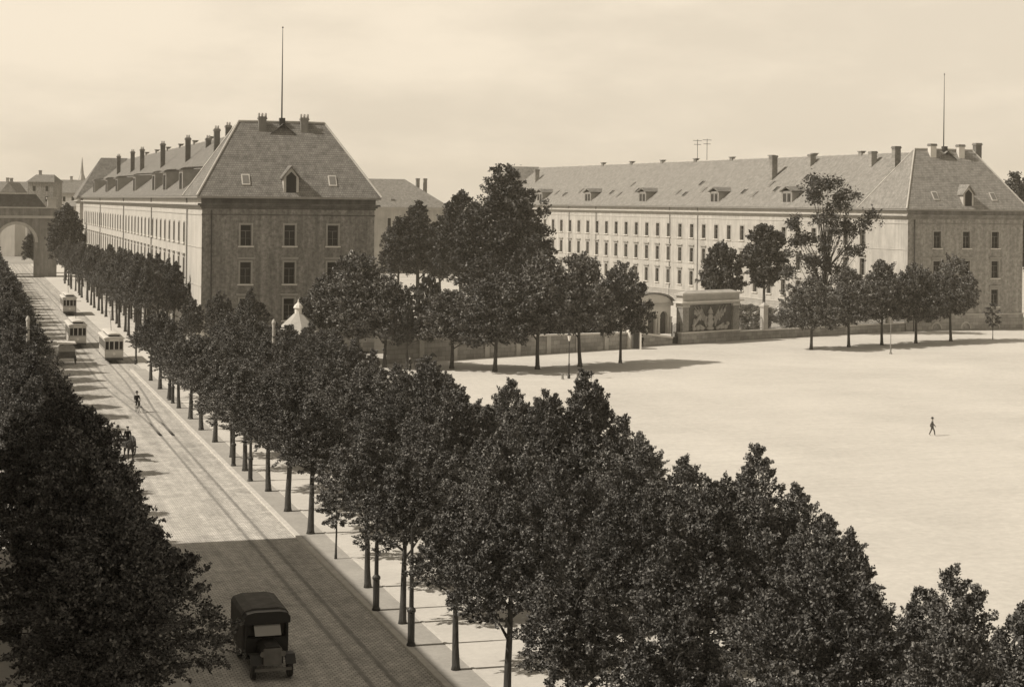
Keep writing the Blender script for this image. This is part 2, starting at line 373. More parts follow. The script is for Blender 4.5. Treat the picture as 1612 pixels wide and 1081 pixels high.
def make_tree(h, th, r, nspray, per, leaf, seed, prof, spread=.16, up=.35, inner=.25, lobes=0, clump=None, sprayl=1.0, m='leaf', tr=.17, limbs=9):
    rg = np.random.default_rng(seed)
    ch = h - th
    if lobes:
        rl = random.Random(seed*13+5); LB = [(0, 0, th+ch*.25, h, r*.50)]
        for k in range(lobes):
            a = 2*PI*k/lobes + rl.uniform(-.35, .35); q = rl.uniform(.42, .66)*r; lo = th + ch*rl.uniform(-.02, .22); hi = th + ch*rl.uniform(.42, .86)
            LB.append((math.cos(a)*q, math.sin(a)*q, lo, max(hi, lo+ch*.35), r*rl.uniform(.36, .52)))
        for k in range(2):
            a = rl.uniform(0, 6.28); q = rl.uniform(.15, .35)*r; LB.append((math.cos(a)*q, math.sin(a)*q, th+ch*.4, th+ch*rl.uniform(.82, .97), r*.3))
        LB = np.array(LB); wt = LB[:, 4]*(LB[:, 3]-LB[:, 2]); idx = rg.choice(len(LB), nspray, p=wt/wt.sum()); lb = LB[idx]
        t = rg.beta(1.05, 1.15, nspray); az = rg.uniform(0, 2*PI, nspray)
        Rt = lb[:, 4]*prof(t)*(1+.18*np.sin(az*3+t*9+idx)); k0 = rg.uniform(inner, .8, nspray)
        b = np.stack([lb[:, 0]+np.cos(az)*Rt*k0, lb[:, 1]+np.sin(az)*Rt*k0, lb[:, 2]+(lb[:, 3]-lb[:, 2])*t], 1)
        el = up*rg.normal(1, .5, nspray) + (t-.3)*1.1; a2 = az + rg.normal(0, .45, nspray)
        dr = np.stack([np.cos(a2)*np.cos(el), np.sin(a2)*np.cos(el), np.sin(el)], 1)
        ln = np.maximum(Rt*(1-k0), .18)*rg.uniform(.7, 1.2, nspray) + sprayl*rg.uniform(.1, .42, nspray)*(r/3)**.6
    elif clump is None:
        t = rg.beta(1.15, 1.25, nspray); az = rg.uniform(0, 2*PI, nspray)
        lob = 1 + .16*np.sin(az*3+seed+t*4) + .12*np.sin(az*5+2*seed-t*7) + .10*np.sin(t*17+az*2)
        Rt = r*prof(t)*lob
        k0 = rg.uniform(inner, .72, nspray)
        b = np.stack([np.cos(az)*Rt*k0, np.sin(az)*Rt*k0, th + ch*t*.93], 1)
        L = sprayl*rg.uniform(.6, 1.45, nspray)*(.35+.3*r/3)
        el = up*rg.normal(1, .5, nspray) + (t-.35)*.9
        a2 = az + rg.normal(0, .45, nspray)
        dr = np.stack([np.cos(a2)*np.cos(el), np.sin(a2)*np.cos(el), np.sin(el)], 1)
        ln = np.maximum(Rt*(1-k0), .25) * rg.uniform(.7, 1.1, nspray) + L*.35
    else:
        cc = np.array(clump)                                  # explicit foliage pads: x, y, z, radius, flatness
        idx = rg.integers(0, len(cc), nspray); c = cc[idx]
        az = rg.uniform(0, 2*PI, nspray); el = rg.normal(.05, .45, nspray)
        b = c[:, :3] + rg.normal(0, .22, (nspray, 3))*c[:, 3:4]*np.stack([np.ones(nspray), np.ones(nspray), c[:, 4]], 1)
        dr = np.stack([np.cos(az)*np.cos(el), np.sin(az)*np.cos(el), np.sin(el)*c[:, 4]*1.4], 1)
        ln = c[:, 3]*rg.uniform(.4, 1.0, nspray)
    s = rg.uniform(.05, 1, (nspray, per))**.8
    pts = b[:, None] + dr[:, None]*(s*ln[:, None])[..., None]
    pts[..., 2] -= (s**2)*ln[:, None]*.18
    pts += rg.normal(0, 1, (nspray, per, 3))*(spread*(r/3)**.5)*(1.25-.85*s)[..., None]
    C = pts.reshape(-1, 3); n = len(C)
    A = np.repeat(dr, per, 0) + rg.normal(0, .75, (n, 3)); A /= np.linalg.norm(A, axis=1)[:, None]
    nr = rg.normal(0, .7, (n, 3)) + np.array([0, 0, .8]); B = np.cross(A, nr); B /= np.linalg.norm(B, axis=1)[:, None]+1e-6
    sz = leaf*rg.uniform(.6, 1.3, (n, 1))
    C = C.astype(np.float32); C[:, 2] = np.maximum(C[:, 2], .4)
    crown = leaf_mesh('crown', C, A*sz*.62, B*sz*.42, M[m])
    # trunk with limbs
    mb = MB(); rr = random.Random(seed)
    top = th + ch*.72
    px = []; x = y = 0
    for i in range(7):
        z = top*i/6; px.append((x, y, z)); x += rr.uniform(-.02, .02)*h*.25; y += rr.uniform(-.02, .02)*h*.25
    rad = [tr*1.45] + [tr*(1-.8*(i/6)**1.2) for i in range(1, 7)]
    px.insert(1, (px[0][0], px[0][1], .35)); rad.insert(1, tr*1.08)
    mb.tube(px, rad, 9)
    for i in range(limbs):
        z0 = th*.85 + (top-th*.85)*(i/limbs)*.95; a = i*2.4+seed
        f = min(1, z0/top)*6; j = min(5, int(f)); q0 = Vector(px[min(j+1, 6)]); q0.z = z0
        Rm = r*float(prof(np.array([min(.9, max(.12, (z0-th)/ch+.2))])))*.8 if clump is None else r*.6
        q = [q0]
        for k in range(1, 4):
            q.append(q0 + Vector((math.cos(a+k*.12)*Rm*k/3, math.sin(a+k*.12)*Rm*k/3, ch*.10*k*(1-.12*k)+rr.uniform(-.1, .1))))
        mb.tube(q, [tr*.42, tr*.3, tr*.2, tr*.07], 6)
    if clump is not None:
        for c in clump:
            f = min(6, max(2, int(c[2]*.75/top*6))); q0 = Vector(px[f]); q1 = Vector(c[:3])
            md = (q0+q1)/2 + Vector((0, 0, -.3)); mb.tube([q0, md, q1], [tr*.3, tr*.17, tr*.05], 5)
    trunk = mb.mesh('trunk', M['bark'], True)
    return crown, trunk

LIME = [make_tree(8.9, 4.0, 2.5, 700, 80, .092, 11+i, prof_spire, lobes=6+i % 2, sprayl=1.0, up=.5, spread=.085, inner=.1) for i in range(6)]
WIDE = [make_tree(8.9, 2.1, 3.35, 1080, 80, .098, 36+i, [prof_lime, prof_spire, prof_lime, prof_lime][i], lobes=8+i, sprayl=1.0, up=.45, spread=.09, inner=.1) for i in range(4)]
STREETBIG = [make_tree(9.0, 2.7, 3.6, 1000, 80, .098, 43+i, prof_spire, lobes=7+i, up=.12, sprayl=1.5, spread=.09, inner=.1) for i in range(3)]
YARD = [make_tree(21, 6.0, 5.6, 720, 60, .33, 51+i, prof_tall, spread=.24, m='leaf_dark', tr=.42, limbs=12, sprayl=1.3, lobes=7+i, inner=.1) for i in range(3)]
CONE = make_tree(24, 4.0, 6.6, 900, 60, .34, 64, prof_round, spread=.25, m='leaf_dark', tr=.45, limbs=14, sprayl=1.3, lobes=9, inner=.1)
r_ = random.Random(5)
pads = []
for (x, z, r0) in ((-2.2, 22.2, 1.7), (.4, 22.6, 1.5), (3.2, 20.9, 2.0), (-.8, 20.3, 1.9), (1.4, 18.9, 2.1), (6.4, 17.3, 2.0), (4.6, 15.9, 1.8), (-4.0, 17.0, 2.1), (-.8, 17.0, 2.3), (-2.9, 14.3, 2.2), (.2, 13.4, 2.0), (3.7, 12.6, 2.1), (-3.4, 11.0, 2.3), (-.3, 10.2, 2.5), (-5.0, 9.4, 1.7), (2.0, 15.2, 1.5), (-1.8, 7.8, 2.2), (2.6, 9.4, 1.8)):
    pads.append((x, r_.uniform(-1.6, 1.6), z, r0, .6))
    for k in range(2): pads.append((x+r_.uniform(-1.5, 1.5), r_.uniform(-2, 2), z+r_.uniform(-.9, .7), r0*r_.uniform(.45, .7), .6))
AIRY = make_tree(23, 6, 6, 330, 42, .30, 71, prof_round, spread=.34, m='leaf_dark', tr=.34, limbs=3, clump=pads)
YARDMID = [make_tree(14.5, 5.4, 3.1, 200, 55, .40, 81, prof_round, spread=.24, m='leaf_dark', tr=.26), make_tree(9.5, 3.0, 3.3, 190, 55, .38, 83, prof_round, spread=.24, m='leaf_dark', tr=.22)]
SQ = [make_tree(8.6, 2.6, 3.6, 520, 60, .17, 91+i, prof_round, spread=.15, tr=.17, sprayl=1.1, lobes=7, inner=.1) for i in range(3)]
SAP = make_tree(4.4, 1.6, .9, 40, 40, .16, 99, prof_round, tr=.05, limbs=4)
SHRUB = [make_tree(2.4, .15, 1.5, 90, 40, .26, 101, prof_round, m='leaf_dark', tr=.06, limbs=5), make_tree(3.4, .2, 2.2, 120, 45, .30, 102, prof_round, m='leaf_pale', tr=.06, limbs=5)]

def tree(name, tm, loc, label, group=None, scale=1.0, sz=None, rz=None, tilt=0.03, cat='tree', r=rnd):
    t = thing(name, label, cat, loc, 0, group)
    t.rotation_euler = (r.uniform(-tilt, tilt), r.uniform(-tilt, tilt), r.uniform(0, 6.28) if rz is None else rz)
    t.scale = (scale, scale, sz or scale)
    link('trunk', tm[1], t); link('crown', tm[0], t)
    return t

# right-hand promenade: three rows of limes
rowA = [62, 69, 76.6, 83.7, 90.4, 97.2, 104.2, 111.3, 119.7, 126, 133.8, 140.8, 148, 155.5, 163, 171, 179]
for i, Y in enumerate(reversed([41, 48, 55] + rowA)):
    pass
allA = [41, 48, 55] + rowA
for i, Y in enumerate(allA):
    u = (Y - K0.y + .3)/D.y
    v = .95 + rnd.uniform(-.12, .12)
    sc = .88 + rnd.uniform(-.06, .08)
    if Y > 120: sc *= .93
    lab = f'kerbside lime tree in the row along the rails, {ORD[i]} from the bottom edge'
    t = tree('lime_tree', LIME[(i*2+1) % 6] if i != 7 else SAP, S(u, v), lab, 'lime trees along the kerb of the tram street', sc*(1.3 if Y > 95 else 1.08) if i != 7 else 1.2, sz=sc if i != 7 else 1.2)
    if abs(Y-140.8) < .1: t.rotation_euler[1] = -.09
rowB = list(range(-62, 84, 8))
for i, u in enumerate(rowB):
    lab = f'lime tree in the middle promenade row, {ORD[i]} from the bottom edge'
    sc = (.92 if u < 10 else .84) + rnd.uniform(-.08, .08)
    tree('lime_tree', WIDE[(i*5+2) % 4], S(u+rnd.uniform(-.7, .7), 8.0+rnd.uniform(-.4, .4)), lab, 'lime trees in the middle of the promenade', sc*(1.24 if u > 5 else 1), sz=sc)
rowC = list(range(-66, 84, 7))
for i, u in enumerate(rowC):
    lab = f'lime tree in the row at the square\'s edge, {ORD[i]} from the bottom edge'
    sc = (.85 if u < -34 else .90) + rnd.uniform(-.08, .08)
    if u > 8: sc *= .88
    if i == 8: sc = 1.04
    tree('lime_tree', WIDE[(i*3+1) % 4], S(u+rnd.uniform(-.9, .9), 13.4+rnd.uniform(-.5, .5)), lab, 'lime trees along the edge of the square', sc*(1.24 if u > 5 else 1), sz=sc*rnd.uniform(.93, 1.12))
# left-hand row, larger
for i, u in enumerate(range(-38, 330, 8)):
    lab = f'large spreading lime tree left of the street, {ORD[i]} from the bottom edge' if i < 30 else f'distant lime tree left of the street near the town gate, {ORD[46-i]} from the gate'
    sc = (1.08 if u < 0 else .84 if u < 45 else .98 if u < 90 else 1.12) + rnd.uniform(-.10, .08)
    if i < 30 or True:
        tree('lime_tree', STREETBIG[i % 3], S(u+rnd.uniform(-.5, .5), -13.6+rnd.uniform(-.3, .3)), lab, 'lime trees on the left side of the street', sc)
# far alley between street and left barracks
for row, v in enumerate((4.4, 7.6)):
    for i in range(24):
        u = 124 + i*8 + row*3
        lab = f'tall alley lime beside the long barracks, {"street" if row == 0 else "wall"} side, {ORD[i]} beyond the crossing'
        sc = 1.25 - .011*i + rnd.uniform(-.07, .07)
        tree('lime_tree', LIME[(i+row*2) % 6], S(u+rnd.uniform(-.6, .6), v+rnd.uniform(-.3, .3)), lab, 'alley limes beside the long barracks', sc)
# before the end front of the left barracks
for k, (px, py, sc, lab) in enumerate(((560, 575, 1.45, 'broad dark tree rising before the left barracks right corner'), (605, 578, 1.2, 'round dark tree at the left end of the boundary wall'),
        (520, 570, 1.15, 'dark tree beside the pale roof of the kiosk'), (395, 568, .95, 'low lime under the left barracks front, nearest its corner'),
        (345, 566, .9, 'low lime before the left barracks corner pipe'), (300, 575, .85, 'small lime at the crossing by the left barracks corner'), (640, 582, .8, 'small lime at the crossing near the horse'))):
    tree('lime_tree', SQ[k % 3] if k < 3 else LIME[k % 6], P(px, py), lab, None, sc)
# trees along the far side of the square
sqt = [((711, 580), 1.0), ((779, 584.7), 1.25), ((846, 581), 1.45), ((913, 577), 1.47), ((976.5, 571), 1.38)]
for i, (p, sc) in enumerate(sqt):
    tree('lime_tree', SQ[i % 3], P(*p), f'round-crowned tree before the boundary wall, {ORD[i]} from the left', 'trees between the wall and the square', (1.4, 1.42, 1.42, 1.36, 1.02)[i], sz=sc)
sqr = [((1277, 550), 1.10), ((1336, 546), 1.2), ((1388, 543), 1.3), ((1441.6, 540), 1.27), ((1496.6, 537), 1.36)]
for i, (p, sc) in enumerate(sqr):
    tree('lime_tree', SQ[(i+1) % 3], P(*p), f'lollipop tree before the right barracks fence, {ORD[i]} from the left', 'trees before the right barracks', 1.2, sz=sc)
tree('sapling', SAP, P(1562.8, 534), 'thin young sapling on the sand right of the lollipop trees', None, 1.2)
# barracks yard
def at(x, y, Y): 
    z = CH - (y-CY-ROLL*(x-CX))*Y/F
    return Vector(((x-CX+ROLL*(y-CY))/F*Y, Y, z))
def yt(tm, x, Y, ytop, h0, lab, wide=1.0, name='yard_tree', **k):
    p = at(x, ytop, Y); s = p.z/h0
    return tree(name, tm, (p.x, Y, 0), lab, k.pop('group', None), s*wide, sz=s, **k)
yt(CONE, 797, 262, 268, 24, 'tallest dark tree of the yard with a lumpy peaked crown', 1.2)
yt(YARD[0], 728, 300, 303, 21, 'dark tree directly left of the tallest yard tree', .95)
yt(YARD[1], 660, 320, 320, 21, 'broad dark yard tree beside the left barracks gap', 1.1)
yt(YARD[2], 628, 345, 345, 21, 'dark yard tree nearest the left barracks right edge', .9)
yt(YARD[0], 694, 330, 350, 21, 'lower dark yard tree between two taller ones', .9)
yt(YARD[1], 838, 250, 372, 21, 'dark yard tree low on the right of the tallest one', 1.05)
yt(YARD[2], 770, 255, 398, 21, 'low dark yard tree in front of the tallest one', 1.3)
yt(YARDMID[0], 1204, 285, 352, 14.5, 'lone yard tree with round crown on a bare straight trunk', 1.0)
yt(YARDMID[1], 1140, 262, 386, 9.5, 'ragged dark yard tree above the memorial wall', .7)
yt(AIRY, 1302, 258, 281, 23, 'tall airy tree with separate leaf pads before the right barracks', 1.0, rz=0, tilt=.01)
yt(YARD[2], 1600, 330, 275, 21, 'tree showing behind the right end of the right barracks', 1.0)
tree('yard_tree', YARD[1], S(352, -12), 'dark tree seen through the arch of the town gate', None, .6)
tree('yard_tree', YARD[2], S(358, 0), 'dark tree just behind the right pier of the town gate', None, .55)
yt(YARD[0], 104, 400, 322, 21, 'tree between the town gate and the long barracks', 1.0)
yt(SHRUB[0], 676, 272, 440, 2.4, 'dark weeping shrub in the yard gravel', .45, name='shrub')
for k, (x, Y, yt_, lab) in enumerate(((1178, 262, 482, 'pale bush behind the iron railing, right beside the memorial'), (1200, 266, 484, 'pale bush behind the railing under the lone yard tree'),
        (1243, 270, 478, 'pale bush behind the railing left of the airy tree'), (1398, 285, 488, 'pale bush behind the railing near the right barracks corner'))):
    yt(SHRUB[1], x, Y, yt_, 3.4, lab, 1.0, name='shrub', cat='bush')
for k in range(9):
    p = WALL0.lerp(WALL1, .12+.095*k) + Vector((-2.4, 2.8, 0))
    tree('shrub', SHRUB[0], p, f'dark shrub in the bed behind the boundary wall, {ORD[k]} from the left', 'shrubs behind the boundary wall', 1.3+.2*(k % 3), cat='bush')
# ------------------------------------------------------------------ barracks
EAVE, RIDGE = 19.35, 28.6
def facade(mb, fx, us, zs, holes, depth, mi=0):
    """wall rectangle us[0]..us[1] x zs[0]..zs[1] with rectangular openings and reveals; fx(a, z, d) -> point, d = depth into the wall"""
    A = sorted({us[0], us[1], *[h[0] for h in holes], *[h[1] for h in holes]}); Z = sorted({zs[0], zs[1], *[h[2] for h in holes], *[h[3] for h in holes]})
    hs = set((round(h[0], 4), round(h[2], 4)) for h in holes)
    mb.mi = mi
    for a0, a1 in zip(A, A[1:]):
        for z0, z1 in zip(Z, Z[1:]):
            if (round(a0, 4), round(z0, 4)) in hs: continue
            mb.quad(fx(a0, z0, 0), fx(a1, z0, 0), fx(a1, z1, 0), fx(a0, z1, 0))
    for a0, a1, z0, z1 in holes:
        for p, q in (((a0, z0), (a1, z0)), ((a1, z0), (a1, z1)), ((a1, z1), (a0, z1)), ((a0, z1), (a0, z0))):
            mb.quad(fx(*p, 0), fx(*q, 0), fx(*q, depth), fx(*p, depth))

ROWS = ((13.2, 15.8, False), (8.5, 11.2, True), (4.0, 6.7, True))
WW = 1.35
def window_meshes(w, h, hood):
    """pane, sash frame, stone surround, sill; local x along the wall, -y outwards, origin at bottom centre on the wall face"""
    p = MB(); p.quad((-w/2, .30, 0), (w/2, .30, 0), (w/2, .30, h), (-w/2, .30, h))
    f = MB(); t = .07
    for x0, x1, z0, z1 in ((-w/2, -w/2+t, 0, h), (w/2-t, w/2, 0, h), (-w/2+t, w/2-t, 0, t), (-w/2+t, w/2-t, h-t, h), (-t/2, t/2, t, h*.70), (-w/2+t, w/2-t, h*.70, h*.70+t), (-w/2+t, -t/2, h*.35, h*.35+.035), (t/2, w/2-t, h*.35, h*.35+.035)):
        f.box(x0, x1, .235, .285, z0, z1)
    s = MB(); e = .20
    s.box(-w/2-e, -w/2, -.06, .02, 0, h); s.box(w/2, w/2+e, -.06, .02, 0, h); s.box(-w/2-e, w/2+e, -.06, .02, h, h+.22)
    if hood: s.box(-w/2-.42, w/2+.42, -.26, .02, h+.42, h+.60); s.box(-w/2-.36, w/2+.36, -.14, .02, h+.30, h+.418)
    l = MB(); l.box(-w/2-.3, w/2+.3, -.22, .26, -.17, 0)
    return p.mesh('window', M['glass']), f.mesh('sash', M['sash']), s.mesh('surround', M['surround']), l.mesh('sill', M['stone_pale'])
WIN = {(round(h1-h0, 3), hood): window_meshes(WW, h1-h0, hood) for h0, h1, hood in ROWS}

def dormer_long(par, s, kind, m):
    """dormer on the long (left) slope: front faces -x"""
    sl = (RIDGE-EAVE)/10.8
    w = 2.1 if kind == 'shed' else 1.8; hh = 3.3 if kind == 'shed' else 2.6
    x0 = .35; z0 = EAVE + sl*x0 - .1; x1 = (hh+.35)/sl + x0
    d = MB()
    d.mi = 0
    d.prism([(x0, z0), (x0, z0+hh), (x0+ (hh+.25)/sl, z0+hh+.25)], 'y', s-w, s+w)
    d.mi = 1
    if kind == 'shed':
        d.prism([(x0-.3, z0+hh+.0), (x0-.3, z0+hh+.16), (x0+.2, z0+hh+.34), (x1+.3, z0+hh+.62), (x1+.3, z0+hh+.46), (x0+.2, z0+hh+.16)], 'y', s-w-.25, s+w+.25)
    else:
        d.prism([(s-w-.3, z0+hh-.15), (s-w-.3, z0+hh+.05), (s, z0+hh+.85), (s+w+.3, z0+hh+.05), (s+w+.3, z0+hh-.15), (s, z0+hh+.65)], 'x', x0-.3, x1+.6)
    o = d.build('dormer', [M['zinc'], m], par)
    wn = MB()
    for c in (-.75, .75):
        wn.mi = 0; wn.box(x0-.03, x0-.003, s+c-.5, s+c+.5, z0+.7, z0+hh-.4)
        wn.mi = 1
        for q0, q1, r0, r1 in ((-.5, -.42, .7, hh-.4), (.42, .5, .7, hh-.4), (-.04, .04, .7, hh-.4), (-.5, .5, hh-.48, hh-.4)): wn.box(x0-.06, x0-.032, s+c+q0, s+c+q1, z0+r0, z0+r1)
    wn.build('window', [M['glass'], M['sash']], o)
    return o

def chimney(par, x, y, ztop, zb, w=.75, d=.75, m='brick', pots=2):
    c = MB(); c.mi = 0
    c.box(x-w/2, x+w/2, y-d/2, y+d/2, zb, ztop-.45)
    c.mi = 1; c.box(x-w/2-.1, x+w/2+.1, y-d/2-.1, y+d/2+.1, ztop-.45, ztop-.25); c.box(x-w/2-.04, x+w/2+.04, y-d/2-.04, y+d/2+.04, ztop-.25, ztop-.1)
    c.mi = 2
    for k in range(pots): c.lathe([(.13, ztop-.1), (.15, ztop+.1), (.12, ztop+.35)], 8, (x+(k-(pots-1)/2)*w*.45, y, 0))
    return c.build('chimney', [M[m], M['stone_dark'], M['ridge']], par)

def barracks(name, label, cat, loc, rz, W, L, first, step, nwin, dormers, kind, chim, wall_m, front_m, roof_m, sky_long, proj=.8, ridge_vents=8, downs=(), shade_m='stone_darkened'):
    t = thing(name, label, cat, loc, rz)
    Dp = 12.4
    # walls
    holes_f = []; wins = []
    for z0, z1, hood in ROWS:
        for x in (5.4, 10.85, 16.3):
            holes_f.append((x-WW/2, x+WW/2, z0, z1)); wins.append(('f', x, z0, z1, hood))
    cell = [(x-.75, x+.75, .55, 1.55) for x in (5.4, 10.85, 16.3)]
    holes_s = []
    for k in range(nwin):
        for z0, z1, hood in ROWS:
            y = first + k*step
            holes_s.append((y-WW/2, y+WW/2, z0, z1)); wins.append(('s', y, z0, z1, hood))
    wl = MB()
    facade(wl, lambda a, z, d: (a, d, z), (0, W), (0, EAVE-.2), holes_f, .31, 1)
    facade(wl, lambda a, z, d: (d, a, z), (0, L), (0, EAVE-.2), holes_s, .31, 0)
    wl.mi = 0
    wl.quad((W, 0, 0), (W, L, 0), (W, L, EAVE-.2), (W, 0, EAVE-.2)); wl.quad((0, L, 0), (W, L, 0), (W, L, EAVE-.2), (0, L, EAVE-.2))
    wl.box(-proj, W+proj, L+.003, L+13, 0, EAVE-.2)       # far end pavilion, a little wider than the long wing
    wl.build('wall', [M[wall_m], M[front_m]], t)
    # plinth with cellar lights
    pl = MB(); q = .14
    facade(pl, lambda a, z, d: (a, d-q, z), (-q, W+q), (0, 2.75), cell, .3)
    pl.quad((-q, -q, 0), (-q, L+q, 0), (-q, L+q, 2.75), (-q, -q, 2.75)); pl.quad((W+q, -q, 0), (W+q, L+q, 0), (W+q, L+q, 2.75), (W+q, -q, 2.75))
    pl.mi = 1; pl.box(-q-.07, W+q+.07, -q-.07, L, 2.75, 2.95)
    for x in (5.4, 10.85, 16.3):
        pl.mi = 2; pl.quad((x-.75, .15, .55), (x+.75, .15, .55), (x+.75, .15, 1.55), (x-.75, .15, 1.55))
        pl.mi = 1
        for k in range(7):
            a0 = PI*k/7; a1 = PI*(k+1)/7
            pl.add([(x+.78*math.cos(a0), -q-.02, .62+.9*math.sin(a0)), (x+.78*math.cos(a1), -q-.02, .62+.9*math.sin(a1)), (x+1.0*math.cos(a1), -q-.02, .62+1.12*math.sin(a1)), (x+1.0*math.cos(a0), -q-.02, .62+1.12*math.sin(a0))], [(0, 1, 2, 3)])
    pl.build('plinth', [M['stone_block'], M['stone'], M['glass']], t)
    def slab(mb, p, z0, z1):
        mb.box(-p, W+p, -p, L-.2, z0, z1); mb.box(-p-proj, W+p+proj, L-.2, L+13+p, z0, z1)
    co = MB()
    slab(co, .07, 16.95, 17.12); slab(co, .12, 17.72, 17.95); slab(co, .34, 17.95, 18.18); slab(co, .62, 18.18, 18.40); slab(co, .12, 18.40, 19.05)
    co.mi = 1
    for p, z0, z1 in ((.07, 16.95, 17.12), (.12, 17.72, 17.95), (.34, 17.95, 18.18), (.62, 18.18, 18.40), (.12, 18.40, 19.05)): co.box(-p, W+p, -p-.012, -p+.05, z0+.003, z1-.003)  # front strips in darker stone, shade of the overhang painted in
    co.build('cornice', [M['stone'], M[shade_m]], t)
    gu = MB(); slab(gu, .70, 19.05, 19.30); gu.build('gutter', M['zinc'], t)
    sc = MB()
    for z in (12.88, 8.16): sc.box(-.06, .2, .2, L-.9, z, z+.12)
    sc.build('string_course', M['stone'], t)
    # roof
    rf = MB(); o = .75; e = EAVE-.06
    rf.add([(-o, Dp*.4, e), (W+o, Dp*.4, e), (W+o, L+4, e), (-o, L+4, e), (W/2, Dp*.4, RIDGE), (W/2, L+4, RIDGE)], [(3, 0, 4, 5), (1, 2, 5, 4)])
    def hip(x0, x1, y0, y1, zt):
        rx = 5.3+o
        rf.add([(x0, y0, e+.01), (x1, y0, e+.01), (x1, y1, e+.01), (x0, y1, e+.01), (x0+rx, (y0+y1)/2, zt), (x1-rx, (y0+y1)/2, zt)],
               [(0, 1, 5, 4), (1, 2, 5), (2, 3, 4, 5), (3, 0, 4)])
    hip(-o, W+o, -o, Dp+o, RIDGE+.25); hip(-o-proj, W+o+proj, L-o, L+13+o, RIDGE+.25)
    r = rf.build('roof', M[roof_m], t)
    rt = MB(); zt = RIDGE+.27
    c = [(-o, -o), (W+o, -o), (W+o, Dp+o), (-o, Dp+o)]; ra = (-o+5.3+o, Dp/2, zt); rb = (W+o-5.3-o, Dp/2, zt)
    for p, q in ((c[0], ra), (c[1], rb), (c[2], rb), (c[3], ra)): rt.tube([(p[0], p[1], e+.05), q], .13, 6)
    rt.tube([ra, rb], .15, 6); rt.tube([(W/2, Dp/2, RIDGE+.02), (W/2, L+4, RIDGE+.02)], .15, 6)
    rt.build('ridge_tiles', M['ridge'], t)
    # dormers
    for s in dormers: dormer_long(t, s, kind, M['roof'])
    fs = (RIDGE+.25-EAVE)/(Dp/2+o)                  # front hip slope
    d = MB(); xc = 10.9; w = .95; zb = EAVE+.15; hh = 2.2; y0 = -.35
    d.mi = 0
    zt = zb+hh
    d.prism([(xc-w, zb), (xc+w, zb), (xc+w, zt), (xc, zt+1.25), (xc-w, zt)], 'y', y0, y0+4.0/fs)
    d.mi = 1
    d.prism([(xc-w-.25, zt-.18), (xc-w-.25, zt+.02), (xc, zt+1.5), (xc+w+.25, zt+.02), (xc+w+.25, zt-.18), (xc, zt+1.27)], 'y', y0-.3, y0+4.4/fs)
    dm = d.build('dormer', [M['stone'], M[roof_m]], t)
    wn = MB(); wn.prism([(xc-.62, zb+.35), (xc+.62, zb+.35), (xc+.62, zt+.1), (xc, zt+.7), (xc-.62, zt+.1)], 'y', y0-.03, y0-.004); wn.build('window', M['glass'], dm)
    def skylight(cx, cy, sl, axis, b=1.0):
        k = MB(); a = math.atan(sl)
        for mi, (w2, h2, lift) in enumerate(((.52, .8, .14), (.38, .62, .17))):
            k.mi = mi
            for off in (0,):
                pts = []
                for dx, dh in ((-w2, -h2), (w2, -h2), (w2, h2), (-w2, h2)):
                    run = dh*math.cos(a); rise = dh*math.sin(a)
                    pts.append((cx+dx, cy+run-lift*math.sin(a), rise + lift*math.cos(a)) if axis == 'y' else (cx+run-lift*math.sin(a), cy+dx, rise+lift*math.cos(a)))
                base = (EAVE - .06 + sl*(cy+o)) if axis == 'y' else (EAVE - .06 + (RIDGE-EAVE+.06)/(W/2+o)*(cx+o))
                k.add([(p[0], p[1], p[2]+base) for p in pts] + [(p[0], p[1], p[2]+base-lift) for p in pts], [(0, 1, 2, 3), (0, 1, 5, 4), (1, 2, 6, 5), (2, 3, 7, 6), (3, 0, 4, 7)])
        return k.build('skylight', [M['ridge'] if axis == 'y' else M['zinc'], M['sash'] if b else M['glass']], t)
    for cx in (5.4, 5.4+.0, 16.3)[1:]: skylight(cx, 1.15-o+.35, fs, 'y')
    sl = (RIDGE-EAVE)/10.8
    for s, tt, b in sky_long: skylight(tt*10.8, s, sl, 'x', b)
    # chimneys
    for (x, y, zt, zb, w, dd, mm, pots) in chim: chimney(t, x, y, zt, zb, w, dd, mm, pots)
    for k in range(ridge_vents):
        v = MB(); y = 30+(L-50)*k/ridge_vents
        v.box(W/2-.35, W/2+.35, y-.5, y+.5, RIDGE-.4, RIDGE+.45); v.box(W/2-.5, W/2+.5, y-.65, y+.65, RIDGE+.45, RIDGE+.6); v.build('ridge_vent', M['stone_dark'], t)
    # flag pole on the ridge of the end pavilion
    fp = MB(); fp.tube([(W/2, Dp/2, RIDGE-.2), (W/2, Dp/2, RIDGE+6), (W/2, Dp/2, RIDGE+12.2)], [.11, .075, .035], 6); fp.lathe([(.02, 0), (.11, .08), (.11, .16), (.02, .24)], 8, (W/2, Dp/2, RIDGE+12.2))
    fp.mi = 0; fp.box(W/2-.35, W/2+.35, Dp/2-.6, Dp/2+.1, RIDGE-.8, RIDGE+.75)
    fp.build('flagpole', M['iron'], t)
    # down pipes
    for s in downs:
        dp = MB(); dp.tube([(-.14, s, .2), (-.14, s, 17.6)], .085, 6); dp.tube([(-.2, s, 18.4), (-.2, s, 19.1)], .085, 6); dp.build('downpipe', M['iron_grey'], t)
    dp = MB(); dp.tube([(1.15, -.16, .2), (1.15, -.16, 17.6)], .075, 6); dp.build('downpipe', M['iron'], t)
    # windows: the hundred that show largest as parts, the rest as one part
    def dist(wd):
        return -1 if wd[0] == 'f' else wd[1] + (0 if wd[2] > 8 else 60)
    wins.sort(key=dist)
    rest = [MB(), MB(), MB(), MB()]
